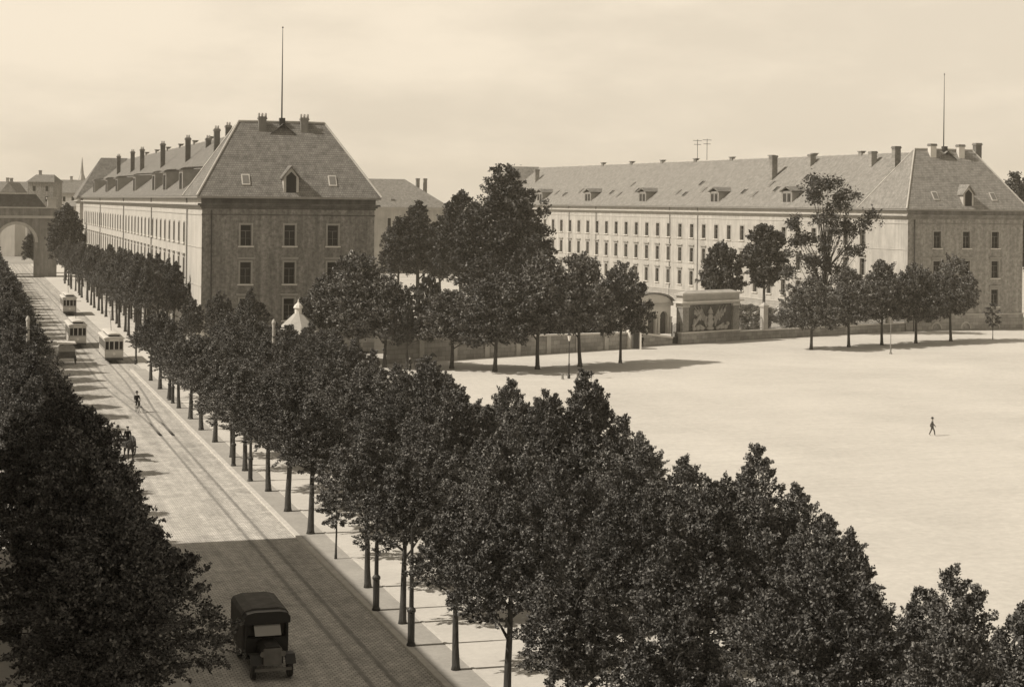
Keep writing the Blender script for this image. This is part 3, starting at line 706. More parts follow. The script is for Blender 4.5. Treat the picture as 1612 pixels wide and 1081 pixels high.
    for i, (side, a, z0, z1, hood) in enumerate(wins):
        ms = WIN[(round(z1-z0, 3), hood)]
        loc_ = (a, 0, z0) if side == 'f' else (0, a, z0); rz_ = 0 if side == 'f' else -PI/2
        if i < 99:
            w_ = link('window', ms[0], t, loc_, rz_)
            for nm, me in zip(('sash', 'surround', 'sill'), ms[1:]): link(nm, me, w_)
        else:
            Mx = Matrix.Translation(loc_) @ Matrix.Rotation(rz_, 4, 'Z')
            for b_, me in zip(rest, ms): b_.add([Mx @ v.co for v in me.vertices], [tuple(p.vertices) for p in me.polygons])
    if rest[0].v:
        a = MB()
        for k, b_ in enumerate(rest): a.mi = k; a.add(b_.v, b_.f)
        w_ = a.build('window', [M['glass'], M['sash'], M['stone'], M['stone_pale']], t); w_['kind'] = 'stuff'
    return t
M['stone_block'] = brick_mat('rusticated_blocks', .34, .2, 1.1, .55, .18, rot=(PI/2, 0, 0), noise=.3, nscale=.5, msize=.02)

def chim_px(x, y, base, loc, phi, t=.62):
    """s along the long wing for a chimney standing at slope fraction t, seen at photo column x; top height from y"""
    n = Vector((math.cos(phi), math.sin(phi), 0)); d = Vector((-math.sin(phi), math.cos(phi), 0))
    p0 = loc + n*(10.8*t)
    for _ in range(1):
        r = (x-CX+ROLL*(y-CY))/F
        s = (p0.x - r*p0.y)/(r*d.y - d.x)
    Y = p0.y + d.y*s
    return s, CH - (y-CY-ROLL*(x-CX))*Y/F

# left barracks
PL = Vector((-37.9, 209.8, .25))
ch = []
for (x, y, t_) in ((209, 236, .55), (224, 232, .55), (256.5, 223, .55), (296, 213.5, .6), (328, 214, .86), (341.5, 199, .62), (359.6, 193.5, .8), (187, 243, .55)):
    s, z = chim_px(x, y, 0, PL, PHI, t_)
    ch.append((10.8*t_, s, z-.5, EAVE+9.25*t_-1.0, .8, .8, 'brick', 2))
ch += [(8.2, 5.6, RIDGE+.95, RIDGE-1.4, .95, .7, 'stone_dark', 3), (13.6, 5.6, RIDGE+.95, RIDGE-1.4, .95, .7, 'stone_dark', 3)]
barracks('barracks', 'long three-storey barracks left of centre with shaded, stained end front and steep tiled roof', 'barracks', PL, PHI, 21.6, 212, 17.2, 5.54, 35,
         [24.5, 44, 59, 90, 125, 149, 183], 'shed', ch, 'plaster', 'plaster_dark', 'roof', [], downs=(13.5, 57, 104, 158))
# right barracks, turned a little more
PHR = math.atan(.389)
PR = Vector((61.3, 265.4, -.35))
ch = []
for (x, y, t_) in ((1218, 241, .55), (1278, 239, .82), (1374, 234, .78), (1411, 226, .50), (845, 264, .6), (818, 266, .6), (804, 267, .6)):
    s, z = chim_px(x, y, 0, PR, PHR, t_)
    ch.append((10.8*t_, s, z, EAVE+9.25*t_-1.2, 1.1, .95, 'stone_brick', 0))
ch += [(8.2, 5.6, RIDGE+1.2, RIDGE-1.4, 1.1, .8, 'stone_pale', 0), (13.6, 5.6, RIDGE+1.2, RIDGE-1.4, 1.1, .8, 'stone_pale', 0), (18.3, 7.6, RIDGE+1.6, EAVE+4, 1.1, .9, 'brick', 0)]
M['stone_brick'] = brick_mat('buff_chimney_brick', .34, .3, .24, .08, .25, rot=(PI/2, 0, 0))
sk = [(s, .2+.1*((i*7) % 3)/2, i % 2) for i, s in enumerate((24, 30, 46, 52, 57, 74, 80, 84, 104, 111, 116, 134, 141, 147))] + [(40, .55, 0), (27, .42, 1), (50, .42, 1), (78, .45, 0), (110, .45, 1)]
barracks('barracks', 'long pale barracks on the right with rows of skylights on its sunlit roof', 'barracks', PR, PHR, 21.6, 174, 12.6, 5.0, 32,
         [37.3, 64.2, 95.7, 123.7, 152], 'gable', ch, 'plaster_right', 'plaster_end', 'roof_pale', sk, downs=(23, 70, 82, 118, 133), shade_m='stone_dark')

# rear wing across the yard
def rear():
    p0 = S(352, 38); t = thing('rear_barracks', 'far barracks wing across the yard with hipped roof and two chimneys', 'barracks', (p0.x, p0.y, 0), PHI)
    W, Dd, E, Rz = 69.5, 17.0, 17.6, 25.4
    wl = MB(); holes = []
    for k in range(13):
        for z0, z1, _ in ROWS: holes.append((3.5+k*5-.7, 3+k*5+.7, z0-1, z1-1))
    facade(wl, lambda a, z, d: (a, d, z), (0, W), (0, E), holes, .3); wl.quad((W, 0, 0), (W, Dd, 0), (W, Dd, E), (W, 0, E)); wl.quad((0, 0, 0), (0, Dd, 0), (0, Dd, E), (0, 0, E)); wl.quad((0, Dd, 0), (W, Dd, 0), (W, Dd, E), (0, Dd, E))
    wl.build('wall', M['plaster_right'], t)
    co = MB(); co.box(-.4, W+.4, -.4, Dd+.4, E-.6, E-.1); co.box(-.7, W+.7, -.7, Dd+.7, E-.1, E+.15); co.build('cornice', M['stone'], t)
    rf = MB(); rf.add([(-.8, -.8, E+.15), (W+.8, -.8, E+.15), (W+.8, Dd+.8, E+.15), (-.8, Dd+.8, E+.15), (7, Dd/2, Rz), (W-10, Dd/2, Rz)], [(0, 1, 5, 4), (1, 2, 5), (2, 3, 4, 5), (3, 0, 4)]); rf.build('roof', M['roof_pale'], t)
    for a0, a1, z0, z1 in holes:
        w = MB(); w.quad((a0, .25, z0), (a1, .25, z0), (a1, .25, z1), (a0, .25, z1)); f = w.build('window', M['glass'], t)
    for x in (W-6.3, W-4.2): chimney(t, x, Dd/2, Rz+.4, E+3, .9, .9, 'stone_brick', 0)
    for x, zz in ((W-20, .4), (W-15, .35)):
        k = MB(); sl = (Rz-E)/(Dd/2+.8); k.box(x-.5, x+.5, 1.2, 2.2, E+sl*2.0, E+sl*2.0+.7); k.build('skylight', M['sash'], t)
rear()
for i, (px, lab) in enumerate(((1097, 'left one of two thin aerial masts on the right barracks roof'), (1112, 'right one of two thin aerial masts on the right barracks roof'))):
    r = (px-CX)/F; n_ = Vector((math.cos(PHR), math.sin(PHR), 0)); d_ = Vector((-math.sin(PHR), math.cos(PHR), 0)); p_ = PR + n_*10.8
    s_ = (p_.x - r*p_.y)/(r*d_.y - d_.x); q_ = p_ + d_*s_ + Vector((0, 0, RIDGE-.1))
    t = thing('aerial_mast', lab, 'mast', q_, PHR, 'aerial masts on the ridge'); MB().tube([(0, 0, 0), (0, 0, 4.6)], .06, 6).build('pole', M['iron'], t)
    b = MB()
    for z, w in ((4.3, 1.0), (3.5, .8)): b.box(-w, w, -.04, .04, z, z+.09)
    b.build('crossarm', M['iron'], t)
SUN_E = 4.2; VEIL = 9.5; EXPO = 0.16
# ------------------------------------------------------------------ boundary wall, memorial, loggia, railing
EPH = math.atan2(WALL1.y-WALL0.y, WALL1.x-WALL0.x)
wl_ = (WALL1-WALL0).length
t = thing('boundary_wall', 'stone block wall along the far edge of the square with pale coping', 'wall', WALL0, EPH)
b = MB(); h0, h1 = 2.75, 1.95
b.add([(0, 0, 0), (wl_, 0, 0), (wl_, .5, 0), (0, .5, 0), (0, 0, h0), (wl_, 0, h1), (wl_, .5, h1), (0, .5, h0)], [(3,2,1,0),(0,1,5,4),(1,2,6,5),(2,3,7,6),(3,0,4,7)])
b.build('wall', M['stone_block'], t)
b = MB(); b.add([(-.1, -.1, h0), (wl_, -.1, h1), (wl_, .6, h1), (-.1, .6, h0), (-.1, -.1, h0+.2), (wl_, -.1, h1+.2), (wl_, .6, h1+.2), (-.1, .6, h0+.2)], [(3,2,1,0),(4,5,6,7),(0,1,5,4),(1,2,6,5),(2,3,7,6),(3,0,4,7)])
b.build('coping', M['stone_pale'], t)
for k in range(1, 8):
    b = MB(); x = wl_*k/8; hz = h0+(h1-h0)*k/8; b.box(x-.35, x+.35, -.14, -.002, 0, hz-.02); b.build('buttress', M['stone'], t)

def railing(name, a, c, label, npier, group=None):
    L = (c-a).length; ph = math.atan2(c.y-a.y, c.x-a.x); t = thing(name, label, 'fence', a, ph, group)
    b = MB(); b.box(0, L, 0, .45, 0, 1.2); b.build('base_wall', M['stone_block'], t)
    b = MB(); b.box(0, L, -.08, .53, 1.2, 1.36); b.build('coping', M['stone_pale'], t)
    for k in range(npier):
        x = (k+.6)*L/npier; b = MB(); b.box(x-.45, x+.45, -.12, .6, 1.37, 4.6); b.box(x-.58, x+.58, -.24, .72, 4.6, 4.85); b.add([(x-.5, -.16, 4.85), (x+.5, -.16, 4.85), (x+.5, .64, 4.85), (x-.5, .64, 4.85), (x, .24, 5.3)], [(0, 1, 4), (1, 2, 4), (2, 3, 4), (3, 0, 4)]); b.build('pier', M['stone'], t)
    b = MB(); n = int(L/.16)
    for k in range(n):
        x = (k+.5)*L/n
        b.box(x-.015, x+.015, .21, .24, 1.37, 3.2)
        b.add([(x-.03, .2, 3.2), (x+.03, .2, 3.2), (x+.03, .25, 3.2), (x-.03, .25, 3.2), (x, .225, 3.4)], [(0, 1, 4), (1, 2, 4), (2, 3, 4), (3, 0, 4)])
    b.box(0, L, .20, .25, 1.55, 1.6); b.box(0, L, .20, .25, 2.98, 3.03)
    b.build('bars', M['iron'], t)
    return t
ML = (MON1-MON0).length; MPH = math.atan2(MON1.y-MON0.y, MON1.x-MON0.x)
railing('railing_fence', MON1, WALL2, 'iron railing between stone piers from the memorial to the right barracks', 4)

t = thing('memorial', 'stone memorial wall with a carved relief of flags and armour between brick pilasters', 'memorial', MON0, MPH)
b = MB(); b.box(-.3, ML+.1, -.35, 1.0, 0, 1.45); b.build('base', M['stone_block'], t)
b = MB(); b.box(-.42, ML+.2, -.48, 1.1, 1.45, 1.62); b.build('ledge', M['stone_pale'], t)
b = MB(); b.box(1.35, ML-1.35, .12, .9, 1.62, 5.35); b.build('panel', M['stone_darkened'], t)  # panel in a darker tone to set off the relief
for x0 in (.0, ML-1.3):
    b = MB(); b.box(x0+.05, x0+1.25, -.2, 1.0, 1.62, 5.0); b.mi = 1; b.box(x0-.06, x0+1.36, -.3, 1.05, 5.0, 5.35); b.build('pilaster', [M['stone_brick'], M['stone']], t)
b = MB(); b.box(-.1, ML+.1, -.25, 1.0, 5.35, 5.62); b.mi = 1; b.box(-.55, ML+.55, -.65, 1.2, 5.62, 5.85); b.mi = 0; b.box(0, ML, -.2, 1.0, 5.85, 6.65); b.mi = 0; b.box(-.3, ML+.3, -.5, 1.15, 6.65, 6.95)
b.add([(0, -.2, 6.95), (ML, -.2, 6.95), (ML, .9, 6.95), (0, .9, 6.95), (ML*.12, .3, 7.3), (ML*.88, .3, 7.3)], [(0, 1, 5, 4), (1, 2, 5), (2, 3, 4, 5), (3, 0, 4)])
b.build('entablature', [M['stone'], M['stone_pale']], t)
b = MB(); c = ML*.5
b.ell((c, .05, 2.75), .62, .35, .75, 12, 9); b.ell((c, .0, 3.55), .5, .32, .5, 12, 8); b.ell((c, .02, 4.25), .42, .3, .42, 12, 8); b.ell((c, .0, 4.68), .18, .16, .3, 8, 6); b.ell((c, -.02, 4.1), .55, .32, .10, 12, 5)
b.tube([(c-.75, 0, 3.6), (c-1.1, -.02, 2.9), (c-.9, -.1, 2.2)], [.2, .17, .12], 8); b.tube([(c+.75, 0, 3.6), (c+1.1, -.02, 2.9), (c+.9, -.1, 2.2)], [.2, .17, .12], 8)
for k, (dx, tx) in enumerate(((-.6, -2.9), (-.5, -2.2), (-.9, -3.6), (.6, 2.9), (.5, 2.1), (.9, 3.6))):
    sx = 1 if dx > 0 else -1
    b.tube([(c+dx, .0, 2.6), (c+tx*.92, -.05, 5.1)], .06, 6)
    for j in range(4):
        f = .45+.13*j; x = c+dx+(tx-dx)*f; z = 2.6+2.5*f; b.ell((x-sx*.12, .08, z-.3-.12*((j+k) % 2)), .20, .10, .38, 8, 6)
for x, z, rx, rz_ in ((c-2.5, 2.1, .5, .42), (c-3.3, 2.0, .36, .36), (c+2.3, 2.1, .45, .4), (c+3.1, 2.05, .5, .38), (c+3.6, 2.5, .3, .3), (c-1.7, 2.0, .45, .3), (c+1.5, 1.95, .4, .28), (c-3.2, 2.9, .3, .55), (c, 1.95, .8, .3)): b.ell((x, .0, z), rx, .28, rz_, 10, 7)
b.tube([(c-3.6, -.02, 2.3), (c-3.0, -.12, 3.0), (c-2.5, -.1, 3.5), (c-2.2, -.05, 3.9)], [.22, .25, .2, .1], 8)
b.tube([(c-1.2, -.1, 2.0), (c-2.3, -.15, 2.5)], .14, 8); b.tube([(c+1.2, -.1, 2.0), (c+2.6, -.15, 2.6)], .14, 8)
b.build('relief', M['relief'], t, smooth=True)

# arched loggia at the yard entrance
L0 = Vector((17.6, 231.5, 0)); L1 = Vector((23.2, 236.4, 0)); L0b = L0 + (L1-L0).normalized().orthogonal()*0
lp = math.atan2(L1.y-L0.y, L1.x-L0.x); LL = (L1-L0).length
t = thing('loggia', 'small stone loggia with curved pediment and column arches at the yard entrance', 'loggia', L0 + Vector((-math.sin(lp), math.cos(lp), 0))*1.6, lp)
def arch_poly(x0, x1, z0, z1, arches, n=9):
    p = [(x0, z0)]
    for cx, r_, zs in arches:
        p += [(cx-r_, z0), (cx-r_, zs)] + [(cx-r_*math.cos(PI*k/n), zs+r_*math.sin(PI*k/n)) for k in range(1, n)] + [(cx+r_, zs), (cx+r_, z0)]
    return p + [(x1, z0), (x1, z1), (x0, z1)]
b = MB(); b.prism(arch_poly(0, LL, 1.3, 5.2, [(LL*.18, .75, 3.7), (LL*.5, .75, 3.7), (LL*.82, .75, 3.7)]), 'y', 0, .5); b.box(0, LL, 2.6, 3.0, 0, 5.2); b.box(0, LL, .5, 2.6, 0, .5); b.build('arcade', M['stone_pale'], t)
for cx in (.18, .5, .82):
    b = MB(); b.box(LL*cx-.8, LL*cx+.8, .42, .47, 1.3, 4.5); b.build('shade_board', M['wood'], t)  # dark boards added in the arches to stand in for the shaded interior
for x in (LL*.02, LL*.34, LL*.66, LL*.98):
    b = MB(); b.lathe([(.24, 1.3), (.24, 1.5), (.17, 1.55), (.15, 3.4), (.24, 3.6), (.24, 3.7)], 10, (x, -.18, 0)); b.build('column', M['stone_pale'], t, smooth=False)
b = MB(); b.box(-.2, LL+.2, -.35, 3.2, 5.2, 5.5); b.build('cornice', M['stone'], t)
n = 12; arc = [(LL/2-(LL/2+.1)*math.cos(PI*k/n), 5.5+1.35*math.sin(PI*k/n)) for k in range(n+1)]
b = MB(); b.prism(arc, 'y', -.1, .3); b.build('pediment', M['stone_pale'], t)
arc2 = [(LL/2-(LL/2+.45)*math.cos(PI*k/n), 5.5+1.6*math.sin(PI*k/n)) for k in range(n+1)]
b = MB(); b.prism(arc2 + [(p[0], p[1]) for p in reversed([(LL/2-(LL/2+.1)*math.cos(PI*k/n), 5.51+1.38*math.sin(PI*k/n)) for k in range(n+1)])], 'y', -.5, 3.1); b.build('roof', M['roof'], t)
# ramp wall before the loggia
ra, rb_ = Vector((15.9, 229.4, 0)), Vector((22.2, 235.0, 0)); rl = (rb_-ra).length
t = thing('ramp_wall', 'low sloping wall with pale coping in front of the loggia', 'wall', ra, math.atan2(rb_.y-ra.y, rb_.x-ra.x))
b = MB(); b.prism([(0, 0), (rl, 0), (rl, .85), (0, 2.0)], 'y', 0, .4); b.build('wall', M['stone_block'], t)
b = MB(); b.prism([(-.1, 2.0), (rl, .85), (rl, 1.1), (-.1, 2.28)], 'y', -.1, .5); b.build('coping', M['stone_pale'], t)
t = thing('iron_gate', 'dark iron gate between the loggia and the memorial', 'gate', Vector((22.2, 235.2, 0)), lp)
b = MB()
for k in range(10): b.box(.1+k*.15, .14+k*.15, .1, .14, .1, 2.6+.3*math.sin(PI*k/9))
b.build('bars', M['iron'], t); b = MB(); b.box(.05, 1.55, .09, .15, .12, 1.0); b.build('panel', M['iron'], t)
b = MB(); b.box(-.02, .06, .05, .18, 0, 3.0); b.box(1.52, 1.6, .05, .18, 0, 3.0); b.build('gate_post', M['iron'], t)

# white column and striped post by the entrance
def simple(name, label, cat, loc, parts, rz=0, group=None):
    t = thing(name, label, cat, loc, rz, group)
    for nm, mb, m in parts: mb.build(nm, m, t, smooth=False)
    return t
q = P(991.5, 548.5)
b1 = MB().lathe([(.5, 0), (.5, .2), (.40, .25), (.38, 2.6)], 14); b2 = MB().lathe([(.46, 2.6), (.46, 2.75), (.3, 2.95), (.08, 3.1)], 14)
simple('advertising_column', 'white round column standing by the sentry box near the loggia', 'column', q, [('shaft', b1, M['white']), ('cap', b2, M['white'])])
q = P(1001, 549.5)
b1 = MB(); b1.box(-.5, .5, .0, .9, 0, 2.35); b2 = MB(); b2.prism([(-.62, 2.35), (.62, 2.35), (0, 2.75)], 'y', -.12, 1.0); b3 = MB(); b3.box(-.34, .34, -.015, -.003, .1, 2.05)
b4 = MB(); b4.box(.5, .72, -.1, .1, 0, 2.4)
simple('sentry_box', 'dark wooden sentry box with one white jamb beside the white column', 'sentry box', q, [('box', b1, M['wood']), ('roof', b2, M['wood']), ('opening', b3, M['dark']), ('jamb', b4, M['white'])])

# kiosk with lantern among the limes
q = Vector((-24.4, 197, 0)); t = thing('kiosk', 'pale octagonal kiosk roof with small lantern among the limes', 'kiosk', q, PHI)
b = MB().lathe([(2.0, 0), (2.0, 3.7)], 8); b.build('wall', M['wood'], t)
b = MB().lathe([(3.0, 3.7), (3.0, 3.85), (1.75, 5.0), (.5, 6.15)], 8); b.build('roof', M['pale_zinc'] if 'pale_zinc' in M else M['tramroof'], t)
b = MB().lathe([(.42, 6.15), (.42, 6.75), (.6, 6.8), (.45, 7.1), (.12, 7.4), (.04, 7.8)], 8); b.build('lantern', M['stone_pale'], t)
q = Vector((-36.2, 198.5, 0)); t = thing('advertising_column', 'white dome-topped advertising column before the left barracks corner', 'advertising column', q)
MB().lathe([(.85, 0), (.85, .4), (.72, .45), (.72, 4.6)], 16).build('shaft', M['white'], t); MB().lathe([(.95, 4.6), (.95, 4.8), (.8, 5.3), (.45, 5.75), (.1, 6.0)], 16).build('dome', M['white'], t)

# ------------------------------------------------------------------ poles, lamps, bollards
def pole(loc, h, label, arm=False, m='stone_pale', r0=.16, group=None):
    t = thing('tram_pole', label, 'pole', loc, PHI, group)
    MB().lathe([(r0*1.7, 0), (r0*1.7, .5), (r0*1.15, .6), (r0, 1.0), (r0*.72, h-.3), (r0*.9, h-.25), (r0*.9, h-.1), (r0*.3, h+.15)], 10).build('shaft', M[m], t)
    if arm:
        b = MB(); b.tube([(-1.1, 0, h-.6), (1.1, 0, h-.6)], .05, 6); b.tube([(-.8, 0, h-1.3), (.8, 0, h-1.3)], .04, 6)
        for x in (-1, -.6, .6, 1): b.lathe([(.05, 0), (.07, .08), (.04, .2)], 6, (x, 0, h-.56))
        b.build('crossarm', M['iron'], t)
    return t
def at2(x, y, h):        # foot of a pole of height h whose top shows at x, y
    dx, dy = x-CX, y-CY; dx, dy = dx+ROLL*dy, dy-ROLL*dx; Y = F*(CH-h)/dy
    return Vector((dx/F*Y, Y, 0))
pole(at2(431, 505, 8.6), 8.6, 'pale concrete pole with crossarm rising above the promenade limes', True, 'stone', .2)
pole(at2(44, 500, 8.8), 8.8, 'pale pole rising from the left-hand trees near the frame edge', True, 'stone', .2)
pole(P(214, 573), 4.6, 'thin dark pole at the kerb right beside the nearest tram', False, 'iron', .11)
def post(px, py, label, h=6.2):
    t = thing('lamp_post', label, 'lamp post', P(px, py), 0, 'iron posts along the kerb')
    MB().lathe([(.2, 0), (.2, .15), (.15, .25), (.15, 1.5), (.19, 1.55), (.19, 1.65), (.10, 1.75), (.085, 3.6), (.11, 3.65), (.07, 3.75), (.055, h-1.0)], 10).build('shaft', M['iron'], t)
    b = MB(); b.tube([(0, 0, h-1.1), (.25, 0, h-.5), (.7, 0, h-.35), (1.0, 0, h-.5)], .04, 6); b.build('bracket', M['iron'], t)
    MB().lathe([(.04, .26), (.14, .1), (.15, .0), (.09, -.12), (.03, -.16)], 10, (1.0, 0, h-.75)).build('lamp', M['iron'], t)
for k, (px, py) in enumerate(((647, 1019), (592, 963), (394, 759), (367.5, 735), (300.8, 661), (271.9, 636), (266.8, 631))):
    post(px, py, f'dark iron lamp post between the kerbside limes, {ORD[k]} from the bottom edge')
q = P(895.5, 595.5); t = thing('lamp_post', 'slim street lamp standing on the sand at the square\'s far edge', 'lamp post', q)
MB().lathe([(.16, 0), (.16, .3), (.10, .4), (.09, 1.5), (.12, 1.55), (.06, 1.65), (.05, 4.1)], 10).build('shaft', M['iron'], t)
b = MB(); b.lathe([(.08, 4.1), (.2, 4.65), (.24, 4.7)], 6); b.build('glass', M['white'], t)
MB().lathe([(.27, 4.7), (.1, 4.95), (.03, 5.15)], 6).build('cap', M['iron'], t)
for (px, py), lab in (((885.5, 597), 'small bollard left of the slim lamp on the sand'), ((909.5, 595), 'small bollard right of the slim lamp on the sand')):
    t = thing('bollard', lab, 'bollard', P(px, py), 0, 'bollards beside the lamp'); MB().lathe([(.14, 0), (.12, .5), (.15, .55), (.08, .66)], 10).build('shaft', M['stone_dark'], t); MB().lathe([(.2, 0), (.2, .06)], 10).build('foot', M['stone'], t)
q = P(1402, 557); t = thing('sign_post', 'thin post on the sand before the lollipop trees', 'post', q); MB().lathe([(.1, 0), (.1, 1.2), (.055, 1.25), (.05, 4.6), (.07, 4.65), (.02, 4.75)], 8).build('shaft', M['stone_dark'], t); MB().lathe([(.2, 0), (.17, .2)], 8).build('foot', M['stone_dark'], t)

# ------------------------------------------------------------------ trams
def tram(loc, label, L=8.4):
    t = thing('tram', label, 'tram', loc, PHI, 'trams on the street'); W = 1.06; z0, z1, z2, z3 = .62, 1.62, 2.55, 2.86
    ends = [(-.98, -.60, z1, z2), (-.50, -.06, z1, z2), (.06, .50, z1, z2), (.60, .98, z1, z2)]
    n = 8; sw = L/n
    sides = [(k*sw+.12, (k+1)*sw-.12, z1, z2) for k in range(n)]
    b = MB()
    facade(b, lambda a, z, d: (a, d, z), (-W, W), (z0, z3), ends, .06); facade(b, lambda a, z, d: (a, L-d, z), (-W, W), (z0, z3), ends, .06)
    facade(b, lambda a, z, d: (-W+d, a, z), (0, L), (z0, z3), sides, .06); facade(b, lambda a, z, d: (W-d, a, z), (0, L), (z0, z3), sides, .06)
    b.mi = 1; b.box(-W-.012, W+.012, -.012, L+.012, 1.50, 1.56); b.box(-W-.012, W+.012, -.012, L+.012, z0, z0+.06)
    b.build('body', [M['cream'], M['iron_grey']], t)
    for x0, x1, a, c in ends:
        b = MB(); b.quad((x0, .055, a), (x1, .055, a), (x1, .055, c), (x0, .055, c)); b.build('window', M['glass'], t)
        b = MB(); b.quad((x0, L-.055, a), (x1, L-.055, a), (x1, L-.055, c), (x0, L-.055, c)); b.build('window', M['glass'], t)
    for y0, y1, a, c in sides:
        for sx in (-1, 1):
            b = MB(); b.quad((sx*(W-.055), y0, a), (sx*(W-.055), y1, a), (sx*(W-.055), y1, c), (sx*(W-.055), y0, c)); b.build('window', M['glass'], t)
    b = MB(); ar = [(-W-.14, z3), (-W-.14, z3+.06)] + [(-(W+.12)*math.cos(PI*k/8), z3+.06+.2*math.sin(PI*k/8)) for k in range(1, 8)] + [(W+.14, z3+.06), (W+.14, z3)]
    b.prism(ar, 'y', -.35, L+.35); b.build('roof', M['tramroof'], t)
    b = MB(); b.prism([(-.62, z3+.18), (-.6, z3+.46), (.6, z3+.46), (.62, z3+.18)], 'y', .15, L-.15); b.mi = 1
    b.prism([(-.74, z3+.46)] + [(-.74*math.cos(PI*k/8), z3+.48+.16*math.sin(PI*k/8)) for k in range(0, 9)] + [(.74, z3+.46)], 'y', -.15, L+.15); b.build('clerestory', [M['dark'], M['tramroof']], t)
    b = MB(); b.box(-W+.05, W-.05, -.42, -.015, .42, .60); b.box(-W+.05, W-.05, L+.015, L+.42, .42, .60); b.box(-.75, .75, .6, L-.6, .34, .60); b.build('underframe', M['dark'], t)
    for y in (L/2-.95, L/2+.95):
        for x in (-.5, .5): w = MB().disc((x, y, .38), (1, 0, 0), .38, .1, 16); w.build('wheel', M['iron_grey'], t)
    MB().tube([(0, -.02, 1.12), (0, -.16, 1.12)], [.13, .16], 12).build('headlamp', M['white'], t)
    b = MB(); b.box(-.55, .55, -.05, -.013, z2+.06, z3-.04); b.build('destination_board', M['white'], t)
    b = MB(); b.tube([(0, L*.5, z3+.6), (0, L*.5+.5, z3+1.2), (0, L*.78, 5.6)], .03, 6); b.tube([(-.8, L*.78, 5.6), (.8, L*.78, 5.6)], .03, 6); b.build('current_collector', M['iron'], t)
    return t
def on_track(px, py, v):
    u, _ = uv(P(px, py)); return S(u, v)
tram(on_track(180, 572, TV), 'cream tram at the front of the three, alone on the right-hand track')
tram(on_track(122, 548, -3.8), 'tram in the middle of the three, half hidden by trees on the left track')
tram(on_track(106, 497, TV), 'farthest of the three trams, small beneath the alley trees')

# covered wagon left of the trams
def wheel(par, c, r, w=.07, ns=10):
    b = MB(); b.ring(c, (1, 0, 0), r, w*.5, 20, 6); x, y, z = c
    for k in range(ns):
        a = PI*2*k/ns; b.tube([(x, y, z), (x, y+math.cos(a)*r, z+math.sin(a)*r)], .025, 5)
    b.disc((x, y, z), (1, 0, 0), .1, .2, 10); return b.build('wheel', M['wood'], par)
t = thing('covered_wagon', 'boxy covered wagon standing before the middle tram by the left trees', 'wagon', on_track(112, 574, -6.4), PHI)
b = MB(); b.box(-.9, .9, 0, 3.0, .75, 1.5); b.build('bed', M['wood'], t)
b = MB(); b.prism([(-.9, 1.5)] + [(-.9*math.cos(PI*k/8), 1.9+.45*math.sin(PI*k/8)) for k in range(9)] + [(.9, 1.5)], 'y', 0, 3.0); b.build('cover', M['canvas_pale'] if 'canvas_pale' in M else M['canvas'], t)
b = MB(); b.box(-1.0, 1.0, -.25, 3.1, 2.36, 2.46); b.build('top_board', M['stone_pale'], t)
for x in (-1.0, 1.0):
    for y, r_w in ((.6, .5), (2.4, .55)): wheel(t, (x, y, r_w), r_w)

# ------------------------------------------------------------------ lorry
t = thing('lorry', 'dark canvas-topped lorry with pale slanted windscreen driving in the shaded street', 'lorry', S(uv(P(422, 1058))[0], uv(P(422, 1058))[1]), PHI, scale=(.86, .86, .86))
b = MB(); b.prism([(-1.12, 1.0), (-1.12, 2.55), (-1.0, 2.72), (-.6, 2.83), (.6, 2.83), (1.0, 2.72), (1.12, 2.55), (1.12, 1.0)], 'y', .95, 4.3); b.build('canvas_top', M['canvas'], t)
b = MB(); b.prism([(-1.1, 2.2), (-1.1, 2.5), (-.95, 2.68), (-.6, 2.76), (.6, 2.76), (.95, 2.68), (1.1, 2.5), (1.1, 2.2)], 'y', .35, .95); b.build('cab_roof', M['dark'], t)
b = MB(); b.box(-1.0, 1.0, .42, .95, .75, 1.55); b.box(-1.0, -.92, .45, .95, 1.55, 2.2); b.box(.92, 1.0, .45, .95, 1.55, 2.2); b.build('cab', M['dark'], t)
b = MB(); b.add([(-.62, .05, 1.72), (.62, .05, 1.72), (.62, .44, 2.16), (-.62, .44, 2.16), (-.62, .07, 1.70), (.62, .07, 1.70), (.62, .46, 2.14), (-.62, .46, 2.14)], [(0, 1, 2, 3), (4, 5, 6, 7), (0, 1, 5, 4), (2, 3, 7, 6), (1, 2, 6, 5), (0, 3, 7, 4)]); b.build('windscreen', M['screen'], t)
b = MB(); b.box(-1.1, 1.1, .9, 4.3, .75, 1.0); b.build('bed', M['wood'], t)
b = MB(); b.prism([(-.5, .7), (-.5, 1.3), (-.3, 1.5), (.3, 1.5), (.5, 1.3), (.5, .7)], 'y', -1.15, .42); b.build('bonnet', M['dark'], t)
b = MB(); b.box(-.42, .42, -1.22, -1.155, .65, 1.42); b.build('radiator', M['iron_grey'], t)
for sx in (-1, 1):
    b = MB(); b.add([(sx*.55, -1.5, .75), (sx*1.05, -1.5, .75), (sx*1.05, -1.1, 1.12), (sx*.55, -1.1, 1.12), (sx*1.05, -.5, 1.1), (sx*.55, -.5, 1.1), (sx*1.05, .3, .62), (sx*.55, .3, .62)], [(0, 1, 2, 3), (3, 2, 4, 5), (5, 4, 6, 7)]); b.build('mudguard', M['dark'], t)
    MB().tube([(sx*.48, -1.3, 1.2), (sx*.48, -1.12, 1.2)], [.13, .08], 12).build('headlight', M['iron_grey'], t)
    for y in (-.85, 3.2):
        w_ = MB().disc((sx*.85, y, .45), (1, 0, 0), .45, .2, 18).build('wheel', M['dark'], t); MB().disc((sx*.96, y, .45), (1, 0, 0), .2, .04, 12).build('hub', M['iron_grey'], w_)
b = MB(); b.box(-.85, .85, -1.42, -1.34, .45, .58); b.build('bumper', M['iron_grey'], t)

